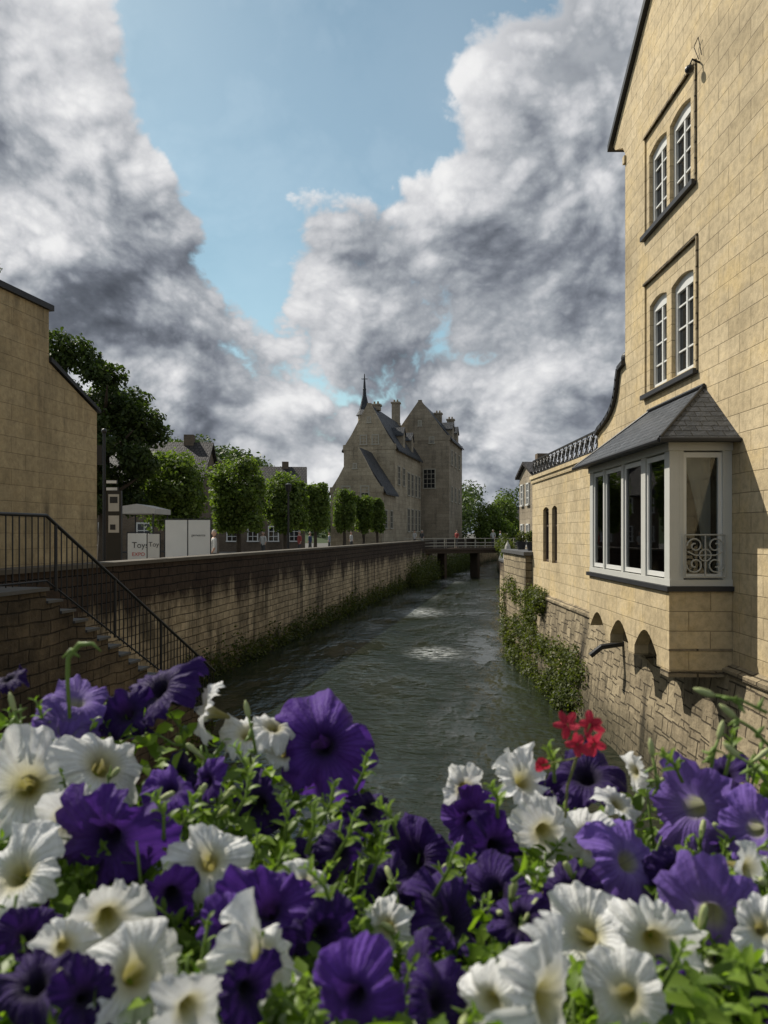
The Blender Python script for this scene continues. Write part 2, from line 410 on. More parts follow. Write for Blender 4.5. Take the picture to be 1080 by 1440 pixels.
for (fx,fy,rx,ry,am) in [(1.9,38,1.8,3.2,1.2),(1.8,25,1.3,2.0,1.2),(5.6,62,1.8,4,.8),(2.6,47,2.0,3.5,.5),(8.5,74,2.5,3,.8),(-.5,32,.9,2.5,.5)]:
    q=nt.v('LENGTH',nt.v('MULTIPLY',nt.v('SUBTRACT',gp,(fx,fy,WZ)),(1/rx,1/ry,1)),out=1)
    foam=nt.m('ADD',nt.m('MULTIPLY',nt.mapr(q,0.0,1.1,1,0,True),am),foam)
fn=nt.noise(nt.v('MULTIPLY',rp,(1.4,2.4,1)),1.9,9,.78)
ff=nt.m('MULTIPLY',nt.mapr(fn,.45,.58),foam,clamp=True)
base=nt.mix(nt.noise(gp,.4,3,.5),(.012,.017,.010),(.026,.032,.018))
nt.set(b.inputs['Base Color'],nt.mix(nt.m('MULTIPLY',ff,.8),base,(.55,.57,.55)))
nt.set(b.inputs['Roughness'],nt.m('ADD',nt.m('MULTIPLY',ff,.5),.03)); b.inputs['IOR'].default_value=1.33
n1=nt.noise(nt.v('MULTIPLY',rp,(1.0,1.9,1)),1.0,5,.55,dist=1.2); n2=nt.noise(nt.v('MULTIPLY',rp,(3.2,7,1)),1.0,5,.6,dist=.5)
n0=nt.noise(nt.v('MULTIPLY',rp,(.5,.22,1)),1.0,4,.6)
h=nt.m('ADD',nt.m('MULTIPLY',n1,nt.m('ADD',nt.mapr(n0,.38,.62,.10,1.5),nt.m('MULTIPLY',foam,1.2))),nt.m('MULTIPLY',n2,nt.mapr(n0,.38,.62,.10,.5)))
bn=nt.node('ShaderNodeBump'); nt.set(bn.inputs['Height'],h); bn.inputs['Strength'].default_value=1.0; bn.inputs['Distance'].default_value=.10
nt.l.new(bn.outputs[0],b.inputs['Normal'])
V=[(x-.4,y,WZ) for x,y in L]+[(x+.4,y,WZ) for x,y in reversed(R)]
mesh('river_water',V,[tuple(range(len(V)))],m)

def wallstrip(name,pts,side,z0,z1,th,mat,parent=None,cop=None):
    n=len(pts); 
    offs=[]
    for i in range(n):
        a=Vector(pts[max(i-1,0)]+(0,)); c=Vector(pts[min(i+1,n-1)]+(0,)); d=(c-a).normalized(); nn=Vector((d.y,-d.x,0))*side
        offs.append(nn)
    V=[];F=[]
    for i,(x,y) in enumerate(pts):
        p=Vector((x,y,0)); q=p+offs[i]*th
        V+=[(p.x,p.y,z0),(p.x,p.y,z1),(q.x,q.y,z1),(q.x,q.y,z0)]
    for i in range(n-1):
        for j in range(4): F.append((4*i+j,4*i+(j+1)%4,4*i+4+(j+1)%4,4*i+4+j))
    F+= [(0,1,2,3),(4*n-4,4*n-1,4*n-2,4*n-3)]
    o=mesh(name,V,F,mat,parent)
    if cop:
        V=[]
        for i,(x,y) in enumerate(pts):
            p=Vector((x,y,0))-offs[i]*.06; q=p+offs[i]*(th+.12)
            V+=[(p.x,p.y,z1+.003),(p.x,p.y,z1+.09),(q.x,q.y,z1+.09),(q.x,q.y,z1+.003)]
        mesh('coping',V,F,cop,parent)
    return o
q=empty('quay_wall'); 
Lq=[]
for i in range(1,len(L)-1):
    for s_ in range(6):
        t=s_/6; Lq.append((L[i][0]*(1-t)+L[i+1][0]*t,L[i][1]*(1-t)+L[i+1][1]*t))
Lq.append(L[-1])
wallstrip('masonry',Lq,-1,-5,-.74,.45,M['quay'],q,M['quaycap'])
q2=empty('river_embankment_wall'); wallstrip('masonry',[(5.2,27),(5.7,35),(10,60),(13.4,84),(19,100),(34,132),(70,185)],1,-5,GZ+.25,.4,M['quay'],q2,M['bluestone'])

bl=[]
for t in np.linspace(0,1,80):
    y=18+t*45; x=-5.7+(y-18)*.195
    bl.append((x+.15,y,-4.2+.25,.25+.15*random.random(),.5,.40+.75*random.random()))
for t in np.linspace(0,1,34):
    y=56+t*38; x=1.8+(y-56)*.25
    bl.append((x+.4,y,-3.5,.8+.3*random.random(),1.2,1.0+.9*random.random()))
leafmass('riverbank_weeds',bl,38000,.12,M['weed'],shell=.2,up=.6)
bl=[]
for i in range(60):
    y=16.2+random.random()*11.0; h=random.random()**1.3; 
    bl.append((4.55+.1*h,y,-4.15+h*(1.2 if y<19 else 2.4),.34,.5,.40))
for i in range(14): bl.append((4.35,16.5+random.random()*8,-4.1,.35,.5,.35))
leafmass('wall_creeper_shrub',bl,34000,.085,M['weed'],shell=.15,up=.6,gap=.1)

# ---------------- right tall house ----------------
FX=4.8
H=empty('marl_stone_house')
prof=[(4.5,-1.9),(14.15,-1.9),(14.15,7.55),(14.3,7.75),(14.75,7.95),(14.9,8.1),(9.55,11.95),(4.2,8.1),(4.3,7.85),(4.5,7.6)]
mb=MB(); mb.prism([(FX,y,z) for y,z in prof],(.4,0,0)); fac=mb.obj('river_facade',M['marl'],H)
def archpoly(y0,y1,z0,z1,x,rise=.14,n=8):
    P=[(x,y0,z0),(x,y1,z0)]
    for i in range(n+1):
        t=i/n; P.append((x,y1+(y0-y1)*t,z1-rise+rise*math.sin(math.pi*t)))
    return P
wins=[(12.15,12.95,5.5,6.95),(11.2,12.02,5.5,6.95),(12.15,12.92,2.6,4.2),(11.1,11.95,2.6,4.2),(7.6,8.3,5.5,6.95),(6.6,7.3,5.5,6.95),(7.6,8.3,2.6,4.2),(6.6,7.3,2.6,4.2)]
cb=MB()
for y0,y1,z0,z1 in wins: cb.prism(archpoly(y0,y1,z0,z1,FX-.2,.08),(1.0,0,0))
cut(fac,cb)
cb=MB()
for (a0,a1,z0,z1) in [(10.95,13.1,5.42,7.25),(10.9,13.1,2.5,4.55)]:
    cb.box((FX-.1,a0,z0),(FX+.03,a1,z1))
cut(fac,cb)
fm=MB();gm=MB();sm=MB()
for y0,y1,z0,z1 in wins:
    X=FX+.12
    gm.box((X+.03,y0,z0),(X+.05,y1,z1))
    for yy in (y0+.035,y1-.035): fm.box((X-.02,yy-.035,z0),(X+.06,yy+.035,z1))
    fm.box((X-.018,y0,z0),(X+.058,y1,z0+.08)); fm.prism(archpoly(y0,y1,z1-.2,z1,X-.016,.08),(.07,0,0))
    ym=(y0+y1)/2; fm.box((X-.01,ym-.025,z0+.08),(X+.055,ym+.025,z1-.2))
    for k_ in range(1,4):
        zz=z0+(z1-z0-.1)*k_/4+.04; fm.box((X+.0,y0+.07,zz-.014),(X+.052,y1-.07,zz+.014))
for (a0,a1,z0) in [(10.92,13.13,5.42),(10.87,13.13,2.5),(6.4,8.5,5.42),(6.4,8.5,2.5)]: sm.box((FX-.08,a0,z0-.05),(FX+.1,a1,z0+.03))
hm=MB()
for (a0,a1,z0,z1) in [(10.95,13.1,5.42,7.25),(10.9,13.1,2.5,4.55)]:
    hm.box((FX-.03,a0-.03,z1),(FX+.025,a1+.03,z1+.04)); hm.box((FX-.03,a0-.035,z0),(FX+.025,a0-.003,z1-.003))
hm.obj('hood_mouldings',M['marl_old'],H)
fm.obj('window_frames',M['white'],H); gm.obj('window_panes',M['glass'],H); sm.obj('window_sills',M['lead'],H)
mb=MB(); mb.prism([(FX+.43,y,z-.06) for y,z in [(4.5,-1.9),(14.12,-1.9),(14.12,7.7),(9.55,11.6),(4.5,7.7)]],(9,0,0)); mb.obj('house_body',M['marl'],H)
mb=MB()
for sg in (1,-1):
    ye=9.55+sg*5.3; 
    mb.prism([(FX+.41,9.55,11.78),(FX+.41,ye,7.95),(FX+.41,ye,7.8),(FX+.41,9.55,11.6)],(9.2,0,0))
mb.obj('slate_roof',M['slate'],H)
mb=MB()
for sg in (1,-1):
    ye=9.55+sg*5.45
    mb.prism([(FX-.09,9.55,12.12),(FX-.09,ye,8.17),(FX-.09,ye,8.04),(FX-.09,9.55,11.93)],(.6,0,0))
mb.obj('gable_coping',M['lead'],H)
mb=MB(); mb.box((FX-.04,14.1,7.35),(FX+.42,14.2,7.5)); mb.obj('kneeler_moulding',M['marl'],H)
cv=[(14.16,3.35),(14.42,3.3),(14.5,3.12),(14.55,2.95),(14.65,2.78),(14.8,2.62),(15.0,2.5),(15.25,2.4),(15.5,2.33),(15.75,2.28),(15.95,2.2)]
mb=MB(); mb.prism([(FX,14.16,1.7),(FX,15.95,1.7)]+[(FX,y,z) for y,z in reversed(cv)],(.35,0,0)); mb.obj('scroll_gable',M['marl'],H)
mb=MB()
for i in range(len(cv)-1):
    (y0,z0),(y1,z1)=cv[i],cv[i+1]; d=Vector((0,y1-y0,z1-z0)); n=Vector((0,-d.z,d.y)).normalized()
    mb.ob(Vector((FX+.17,(y0+y1)/2,(z0+z1)/2))+n*.045,d.normalized(),(1,0,0),n,d.length/2+.02,.25,.045)
mb.sphere((FX+.1,14.3,3.53),.13,16,10); mb.box((FX-.0,14.2,3.36),(FX+.25,14.4,3.43)); mb.obj('scroll_coping',M['lead'],H)
mb=MB(); mb.tube([(FX,10.8,7.15),(FX-.12,10.8,7.2),(FX-.16,10.8,7.1)],.015,6); mb.sphere((FX-.16,10.8,7.05),(.07,.07,.06)); mb.tube([(FX-.02,10.8,7.2),(FX-.05,10.9,7.45),(FX-.05,10.75,7.5),(FX-.02,10.7,7.2)],.007,4); mb.obj('wall_lamp',M['black'],H)

mb=MB(); mb.box((FX,14.16,-1.9),(FX+.35,23,1.72)); lw=mb.obj('low_wing_facade',M['marl'],H)
cb=MB()
for y0,y1 in [(19.72,20.32),(20.72,21.45)]: cb.prism(archpoly(y0,y1,-.85,.78,FX-.2,.08),(.9,0,0))
cut(lw,cb)
fm=MB();gm=MB()
for y0,y1 in [(19.72,20.32),(20.72,21.45)]:
    X=FX+.10; gm.box((X+.03,y0,-.85),(X+.05,y1,.78))
    for yy in (y0+.04,y1-.04): fm.box((X-.02,yy-.04,-.85),(X+.06,yy+.04,.7))
    fm.box((X-.015,y0,-.85),(X+.055,y1,-.77)); fm.box((X-.01,y0,.2),(X+.05,y1,.25)); fm.box((X-.015,y0,.64),(X+.055,y1,.78))
fm.obj('wing_window_frames',M['wood'],H); gm.obj('wing_window_panes',M['glass'],H)
mb=MB(); mb.box((FX+.37,14.16,-1.9),(11,22.98,1.70)); mb.obj('low_wing_body',M['marl'],H)
mb=MB(); mb.box((FX-.08,14.16,1.725),(11.1,23.08,1.83)); mb.box((FX-.04,14.17,1.6),(FX+.02,23.03,1.722)); mb.obj('cornice',M['marl'],H)
mb=MB(); y=16.0
mb.box((FX+.0,15.96,1.87),(FX+.04,23,1.90)); mb.box((FX,15.96,2.3),(FX+.05,23,2.34))
while y<22.9:
    c=(FX+.02,y+.22,2.085); mb.ring(c,(0,1,0),(0,0,1),.17,.016,5,16)
    mb.ring((FX+.02,y+.22,2.085),(0,1,0),(0,0,1),.12,.014,5,14,0,5,.7)
    mb.ring((FX+.02,y+.02,2.0),(0,1,0),(0,0,1),.10,.012,5,10,1.5,6,.6); mb.ring((FX+.02,y+.02,2.19),(0,1,0),(0,0,1),.09,.012,5,10,-1.5,-6,.6)
    mb.box((FX+.005,y-.012,1.9),(FX+.035,y+.012,2.3)); y+=.44
mb.obj('wrought_iron_balustrade',M['black'],H)
V=[];F=[];ny_=60;nz_=9
for j in range(nz_+1):
    for i in range(ny_+1):
        y=3+20*i/ny_; tt=j/nz_; z=-5+3.07*tt
        V.append((4.36+.34*tt+random.uniform(-.018,.018)*(1 if 0<j<nz_ else 0),y,z))
for j in range(nz_):
    for i in range(ny_): F.append((j*(ny_+1)+i,(j+1)*(ny_+1)+i,(j+1)*(ny_+1)+i+1,j*(ny_+1)+i+1))
k=len(V); V+=[(9,3,-1.93),(9,23,-1.93),(9,23,-5),(9,3,-5)]
F+=[(nz_*(ny_+1),nz_*(ny_+1)+ny_,k+1,k),(ny_,k+2,k+1,nz_*(ny_+1)+ny_),(0,nz_*(ny_+1),k,k+3)]
mesh('river_base_wall',V,F,M['marl_old'],H,fix=False)
mb=MB(); mb.box((4.58,23.01,-5),(9,27.2,-.72)); mb.obj('terrace_base',M['marl_old'],H)
mb=MB(); mb.box((4.5,22.9,-.715),(9,27.3,-.6)); mb.obj('terrace_coping',M['bluestone'],H)
mb=MB(); mb.prism([(4.66,3,-1.927),(4.66,3,-1.86),(4.797,3,-1.80),(4.797,3,-1.927)],(0,19.9,0)); mb.obj('base_offset_course',M['marl_old'],H)
mb=MB(); mb.tube([(4.7,13.9,-2.15),(4.25,13.9,-2.22),(4.05,13.95,-2.4)],.055,10); mb.obj('drain_spout',M['lead'],H)

# oriel
O=H
y0,y1=9.8,13.6; ox=3.93
mb=MB()
na=3; piers=.28; span=(y1-y0-.5-piers*(na-1)-.0)/na
P=[(ox,y0,-.8),(ox,y1,-.8),(ox,y1,-1.72)]
yy=y1-.05
for i in range(na):
    a1=yy; a0=yy-span
    P.append((ox,a1,-1.9 if i else -1.72))
    for j in range(0,11):
        t=j/10; P.append((ox,a1+(a0-a1)*t,-1.75+.3*math.sin(math.pi*t)))
    P.append((ox,a0,-1.9)); yy=a0-piers
P.append((ox,y0,-1.9))
mb.prism(P,(.22,0,0))
mb.prism([(ox+.222,y0,-.8),(ox+.222,y0,-1.9),(FX-.002,y0,-1.9),(FX-.002,y0,-.8)],(0,.25,0))
mb.prism([(ox+.222,y1,-.8),(ox+.222,y1,-1.7),(FX-.002,y1,-1.7),(FX-.002,y1,-.8)],(0,-.2,0))
mb.obj('oriel_apron',M['marl'],O)
mb=MB(); yy=y1-.05-span
for i in range(2):
    a1=yy; mb.prism([(ox+.222,a1,-1.44),(ox+.222,a1,-1.86),(4.4,a1,-1.98),(FX-.1,a1,-2.35),(FX-.005,a1,-2.4),(FX-.005,a1,-1.44)],(0,-piers,0)); yy-=span+piers
mb.box((ox+.223,y0+.252,-1.435),(FX-.003,y1-.202,-1.3)); mb.obj('oriel_corbels',M['marl_old'],O)
mb=MB(); mb.box((ox-.05,y0-.06,-.798),(FX,y1+.06,-.73)); mb.obj('oriel_sill',M['lead'],O)
mb=MB(); mb.box((ox-.012,y0-.012,-1.62),(FX-.003,y0-.001,-1.59)); mb.box((ox-.02,y0-.02,-1.905),(FX-.003,y0+.27,-1.98)); mb.obj('oriel_band',M['marl_old'],O)
mb=MB(); mb.box((ox,y0-.02,-.727),(FX-.003,y1+.0,-.64)); mb.box((ox-.02,y0-.03,1.14),(FX-.003,y1+.02,1.26))
for yc,hw in [(13.5,.09),(12.74,.035),(11.75,.05),(10.8,.09),(9.89,.09)]: mb.box((ox+.005,yc-hw,-.64),(ox+.14,yc+hw,1.14))
mb.box((FX-.13,y0,-.64),(FX-.004,y0+.12,1.14)); mb.box((ox+.142,y0+.002,-.64),(ox+.2,y0+.118,1.14)); mb.box((FX-.13,y1-.12,-.64),(FX-.004,y1,1.14))
mb.obj('oriel_frame',M['greyframe'],O)
mb=MB(); gl=MB()
ys=[13.41,12.775,12.705,11.80,11.70,10.89,10.71,9.98]
for i in range(0,8,2):
    b1,b0=ys[i],ys[i+1]
    for e in (b0+.025,b1-.025): mb.box((ox+.03,e-.025,-.62),(ox+.09,e+.025,1.12))
    mb.box((ox+.032,b0+.05,-.62),(ox+.088,b1-.05,-.55)); mb.box((ox+.032,b0+.05,1.05),(ox+.088,b1-.05,1.12))
    gl.box((ox+.055,b0+.05,-.55),(ox+.06,b1-.05,1.05))
for e in (ox+.225,FX-.155): mb.box((e-.025,y0+.03,-.62),(e+.025,y0+.09,1.12))
mb.box((ox+.25,y0+.032,1.05),(FX-.18,y0+.088,1.12)); mb.box((ox+.25,y0+.032,-.62),(FX-.18,y0+.088,-.56)); 
gl.box((ox+.25,y0+.055,-.56),(FX-.18,y0+.06,1.05)); gl.box((ox+.2,y1-.06,-.64),(FX-.13,y1-.055,1.14))
mb.obj('oriel_sashes',M['white'],O); gl.obj('oriel_panes',M['pane'],O)
mb=MB(); mb.box((FX-.02,y0+.13,-.63),(FX-.006,y1-.13,1.13)); mb.box((ox+.15,y0+.13,1.15),(FX-.03,y1-.13,1.2)); mb.obj('oriel_interior',M['dark'],O)
mb=MB()
for i,(b1,b0) in enumerate([(13.4,12.8),(12.7,11.85),(11.65,10.95),(10.7,10.0)]):
    x=ox+.12; wd=(b1-b0)
    for (ea,sg) in ((b0,1),(b1,-1)):
        V=[];n=12
        for r_ in range(n+1):
            q_=r_/n; z=1.1-1.7*q_; wdt=wd*(.34*(1-q_)**.8+.10 if sg>0 else .62*(1-q_)+.10)
            for s_ in range(7):
                t=s_/6; V.append((x+.025*math.sin(t*16+i+q_*2)+(.0 if sg>0 else .04),ea+sg*t*wdt*(.6 if sg>0 else 1),z))
        mb.add(V,[(r_*7+s_,r_*7+s_+1,r_*7+s_+8,r_*7+s_+7) for r_ in range(n) for s_ in range(6)]) if (sg>0 or i in (1,2)) else None
V=[]
for r_ in range(11):
    z=1.08-1.65*r_/10; w_=.08+.3*(1-r_/10)**1.6
    for s_ in range(7): V.append((FX-.2-w_*s_/6,y0+.22+.02*math.sin(s_*2.3),z))
mb.add(V,[(r_*7+s_,r_*7+s_+1,r_*7+s_+8,r_*7+s_+7) for r_ in range(10) for s_ in range(6)])
mb.obj('curtains',M['curtain'],O,True)
mb=MB(); gy=y0-.05; xa,xb=ox+.2,FX-.12
mb.tube([(xa,gy,-.02),(xb,gy,-.02)],.012,6); mb.tube([(xa,gy,-.6),(xb,gy,-.6)],.012,6)
for x in (xa,xb,(xa+xb)/2): mb.tube([(x,gy,-.02),(x,gy,-.6)],.01,6)
for sx_ in (-1,1):
    cx=(xa+xb)/2+sx_*.14
    mb.ring((cx,gy,-.17),(sx_,0,0),(0,0,1),.11,.011,5,18,0,8,.75); mb.ring((cx,gy,-.43),(sx_,0,0),(0,0,-1),.12,.011,5,18,0,8,.75)
    mb.ring(((xa+xb)/2,gy,-.3),(sx_,0,0),(0,0,1),.08,.01,5,10,-1.5,1.5)
    mb.tube([((xa+xb)/2,gy,-.3),(cx,gy,-.3),(cx+sx_*.1,gy,-.25)],.01,5)
mb.obj('iron_grille',M['iron_light'],O)
A=(3.72,9.58,1.3);B=(3.72,13.85,1.3);C=(FX,13.85,1.3);Dd=(FX,9.58,1.3);R1=(FX,10.65,2.2);R2=(FX,12.8,2.2)
V=[A,B,C,Dd,R1,R2]+[(p[0],p[1],p[2]-.05) for p in (A,B,C,Dd)]
mesh('oriel_slate_roof',V,[(0,1,5,4),(0,4,3),(1,2,5),(6,9,8,7),(0,6,7,1),(0,3,9,6),(1,7,8,2),(2,8,9,3,4,5)],M['slate'],O)
mb=MB(); 
mb.tube([A,(FX-.02,10.65,2.2)],.022,6); mb.tube([(FX-.03,10.6,2.21),(FX-.03,12.85,2.21)],.03,6); mb.tube([(FX-.02,12.8,2.2),B],.022,6)
mb.tube([(3.70,9.55,1.26),(3.70,13.9,1.26)],.035,8); mb.tube([(3.70,9.55,1.26),(FX-.01,9.55,1.26)],.035,8); mb.obj('oriel_roof_flashing',M['lead'],O)

# ---------------- left building ----------------
d=Vector((.196,.981,0)).normalized(); P0=Vector((-7.5,12,0))
def lp(s,z): 
    q=P0+d*s; return (q.x,q.y,z)
LB=empty('old_marl_building')
s16=(16.4-12)/.981; s148=(14.75-12)/.981
pr=[(-8,-2),(s16,-2),(s16,2.78),(s148+.1,3.5),(s148,3.55),(s148,4.62),(-8,4.62)]
nl=Vector((-.981,.196,0))
mb=MB(); mb.prism([lp(s,z) for s,z in pr],nl*.5); mb.obj('street_facade',M['marl_left'],LB)
mb=MB(); mb.prism([Vector(lp(s,z))+nl*.5 for s,z in [(-8,-2),(s148,-2),(s148,4.5),(-8,4.5)]],nl*6); mb.obj('building_body',M['marl_left'],LB)
mb=MB(); mb.prism([Vector(lp(s,z))-nl*.07 for s,z in [(-8,4.623),(s148+.08,4.623),(s148+.08,4.74),(-8,4.74)]],nl*.75)
mb.prism([Vector(lp(s,z))-nl*.06 for s,z in [(s148+.005,3.56),(s148+.15,3.50),(s16+.08,2.78),(s16+.08,2.86),(s148+.15,3.6),(s148+.005,3.66)]],nl*.6)
mb.obj('wall_coping',M['lead'],LB)
leafmass('wall_top_plant',[(-7.4,13.1,4.95,.25,.4,.2),(-7.6,12.6,5.0,.3,.4,.25)],500,.09,M['leaf_dark'])

# ---------------- stairs + railing ----------------
S=empty('river_stairs'); q0=Vector((-4.56,9.6,0))
def sp(s,z): q=q0+d*s; return Vector((q.x,q.y,z))
pr=[(-7,-5),(-7,-.78),(0,-.78)]; zc=-.78; sc=0
for i in range(18):
    pr.append((sc,zc-.17)); zc-=.17; sc+=.29; pr.append((sc,zc))
pr.append((sc,-5))
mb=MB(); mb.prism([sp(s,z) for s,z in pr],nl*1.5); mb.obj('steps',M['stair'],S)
mb=MB()
zc=-.78; sc=0
mb.prism([sp(-7,-.777)-nl*.03,sp(.03,-.777)-nl*.03,sp(.03,-.73)-nl*.03,sp(-7,-.73)-nl*.03],nl*1.5)
for i in range(18):
    zc-=.17; a=sp(sc+.004,zc+.003)-nl*.03; b_=sp(sc+.32,zc+.003)-nl*.03; u=Vector((0,0,.035)); mb.prism([a,b_,b_+u,a+u],nl*1.5); sc+=.29
mb.obj('treads',M['bluestone'],S)
leafmass('stair_weeds',[tuple(sp(s_,-4.6+random.random()*1.2))+(.12,.3,.25) for s_ in np.linspace(-3,5.5,22)],3500,.06,M['weed'],shell=.2,up=.6)
RL=empty('iron_stair_railing'); mb=MB(); slope=-.17/.29
mb.tube([sp(-7,.24),sp(0,.24),sp(5.3,.24+5.3*slope)],.025,8); mb.tube([sp(-7,-.64),sp(0,-.64),sp(5.3,-.64+5.3*slope)],.015,6)
s=-7
while s<5.3:
    zt=.24+max(s,0)*slope; mb.tube([sp(s,zt),sp(s,zt-.92)],.009 if int(round((s+7)/.12))%12 else .022,6); s+=.12
mb.obj('bars',M['black'],RL)
mb=MB(); mb.tube([sp(-6,.24)+nl*1.45,sp(-.2,.24)+nl*1.45],.025,8)
s=-6
while s<-.2: mb.tube([sp(s,.24)+nl*1.45,sp(s,-.7)+nl*1.45],.009,5); s+=.12
mb.obj('landing_bars',M['black'],RL)
mb=MB(); mb.ob(sp(-.9,-.3)+nl*1.0,d,nl,(0,0,1),.25,.2,.42); mb.ob(sp(-.9,.15)+nl*1.0,d,nl,(0,0,1),.28,.23,.03); mb.ob(sp(-.9,-.3)+nl*.79,d,nl,(0,0,1),.2,.01,.35); mb.obj('utility_cabinet',M['black'])

# ---------------- castle ----------------
f=Vector((.243,.97,0)).normalized(); r=Vector((.97,-.243,0)).normalized(); U=Vector((0,0,1))
def win(fmb,gmb,p,t,n,w_,h_,nx=2,nz=3,fr_=.12):
    p=Vector(p); c=p+U*h_/2
    gmb.ob(c+n*.02,t,n,U,w_/2,.015,h_/2)
    for sg in(-1,1): fmb.ob(c+t*sg*(w_/2)+n*.03,t,n,U,fr_/2,.05,h_/2+fr_/2)
    fmb.ob(p+n*.04,t,n,U,w_/2+fr_,.08,fr_/2); fmb.ob(p+U*h_+n*.035,t,n,U,w_/2+fr_/2,.055,fr_/2)
    for i in range(1,nx): fmb.ob(c+t*(-w_/2+w_*i/nx)+n*.03,t,n,U,.025,.03,h_/2)
    for i in range(1,nz): fmb.ob(p+U*(h_*i/nz)+n*.03,t,n,U,w_/2,.028,.025)
def gabled(par,o,w_,L_,ze,zp,wm,rm,cap=.3,z0=-5,tag=''):
    o=Vector(o)
    pent=[o+U*z0,o+r*w_+U*z0,o+r*w_+U*ze,o+r*w_/2+U*zp,o+U*ze]
    mb=MB(); mb.prism(pent,f*L_); mb.obj(tag+'walls',wm,par)
    mb=MB(); sl=(zp-ze)/(w_/2)
    for sg in(-1,1):
        c=o+r*w_/2; e=.35
        a=c+U*(zp+.03); b_=c+r*sg*(w_/2+e)+U*(ze-e*sl+.03)
        mb.prism([a+f*.35,b_+f*.35,b_+U*.18+f*.35,a+U*.2+f*.35],f*(L_-.7))
    mb.obj(tag+'roof',rm,par)
    mb=MB()
    for ff_ in (0,L_-.4):
        a=o+f*ff_
        P=[a-r*.08+U*(ze-.35),a-r*.08+U*(ze+.22),a+r*.28+U*(ze+.26)]
        P+= [a+r*(w_/2-.22)+U*(zp+.12),a+r*(w_/2-.22)+U*(zp+cap),a+r*(w_/2+.22)+U*(zp+cap),a+r*(w_/2+.22)+U*(zp+.12)]
        P+= [a+r*(w_-.28)+U*(ze+.26),a+r*(w_+.08)+U*(ze+.22),a+r*(w_+.08)+U*(ze-.35)]
        P=[p-f*.04 for p in P]; mb.prism(P,f*.42)
    mb.obj(tag+'gable_parapets',wm,par)
CA=empty('medieval_castle_house')
oA=Vector((-5.25,70,0)); oB=Vector((-4.3,76,0)); oC=Vector((.9,89.9,0))
gabled(CA,oA,5.2,6.2,4.3,8.3,M['castle'],M['slate'],tag='low_wing_')
gabled(CA,oB,5.6,14.2,9.2,13.5,M['castle'],M['slate'],tag='main_')
gabled(CA,oC,7.4,11.6,11.9,16.4,M['castle_dark'],M['slate'],tag='tower_block_')
fm=MB();gm=MB()
n_=-f
for a,z,w_,h_ in [(1.6,3.6,.8,1.0),(3.5,3.6,.8,1.0),(2.5,6.3,.35,.5)]: win(fm,gm,oA+r*a+U*z,r,n_,w_,h_)
for a,z,w_,h_ in [(2.2,9.4,.7,1.0),(3.5,9.4,.7,1.0),(2.8,11.7,.35,.6)]: win(fm,gm,oB+r*a+U*z,r,n_,w_,h_)
for a,z,w_,h_ in [(4.9,5.6,1.5,2.4),(5.2,11.2,.6,.8),(3.7,13.4,.4,.7)]: win(fm,gm,oC+r*a+U*z,r,n_,w_,h_,3,4)
for a in (1.5,3.8): win(fm,gm,oA+r*5.2+f*a+U*.5,f,r,1.0,1.8)
for a in (6.8,8.9,11.0,13.0):
    win(fm,gm,oB+r*5.6+f*a+U*.2,f,r,1.1,2.6); win(fm,gm,oB+r*5.6+f*a+U*4.3,f,r,1.1,2.6)
for a in (1.8,4.2): win(fm,gm,oB+r*5.6+f*a+U*5.2,f,r,1.0,2.0)
for a in (2,5,8.5):
    win(fm,gm,oC+r*7.4+f*a+U*8.6,f,r,1.1,1.9); win(fm,gm,oC+r*7.4+f*a+U*4,f,r,1.1,1.9)
fm.obj('window_surrounds',M['surround'],CA); gm.obj('window_panes',M['glass'],CA)
mb=MB(); 
def chim(o,h_,z): 
    mb.ob(o+U*(z+h_/2),r,f,U,.45,.4,h_/2); mb.ob(o+U*(z+h_+.08),r,f,U,.55,.5,.1)
    for s_ in(-.2,.2): mb.tube([o+r*s_+U*(z+h_+.15),o+r*s_+U*(z+h_+.5)],.11,8)
chim(oB+r*2.6+f*13.4,2.9,13.2); chim(oC+r*6.2+f*9,3.0,12.4); chim(oC+r*5.0+f*6,1.6,14.2)
chim(oB+r*2.8+f*3.0,.5,13.5)
mb.obj('chimneys',M['castle_dark'],CA)
mb=MB(); mr=MB()
for (o,ww,zz,fr0) in [(oC+r*7.4,1.5,11.9,4.0),(oC+r*7.4,1.5,11.9,8.0),(oB+r*5.6,1.1,9.4,5),(oB+r*5.6,1.1,9.4,9.5)]:
    c=o+f*fr0+U*zz
    mb.prism([c-f*ww/2-r*.1,c+f*ww/2-r*.1,c+f*ww/2+U*1.5-r*.1,c+U*2.2-r*.1,c-f*ww/2+U*1.5-r*.1],-r*1.9)
    for sg in(-1,1): mr.prism([c+U*2.36,c+f*sg*(ww/2+.25)+U*1.4,c+f*sg*(ww/2+.25)+U*1.5,c+U*2.48],-r*2.3)
mb.obj('dormers',M['castle_dark'],CA); mr.obj('dormer_roofs',M['slate'],CA)
mb=MB(); tx,ty=-2.25,82
mb.tube([(tx,ty,12),(tx,ty,13.6)],.75,8); mb.obj('turret_drum',M['castle'],CA)
mb=MB(); mb.tube([(tx,ty,13.55),(tx,ty,14.2),(tx,ty,15.9),(tx,ty,18.4)],[1.0,.62,.22,.04],8); mb.sphere((tx,ty,16.6),.2); mb.tube([(tx-.35,ty,17.8),(tx+.35,ty,17.8)],.05,5); mb.obj('spire',M['slate'],CA)

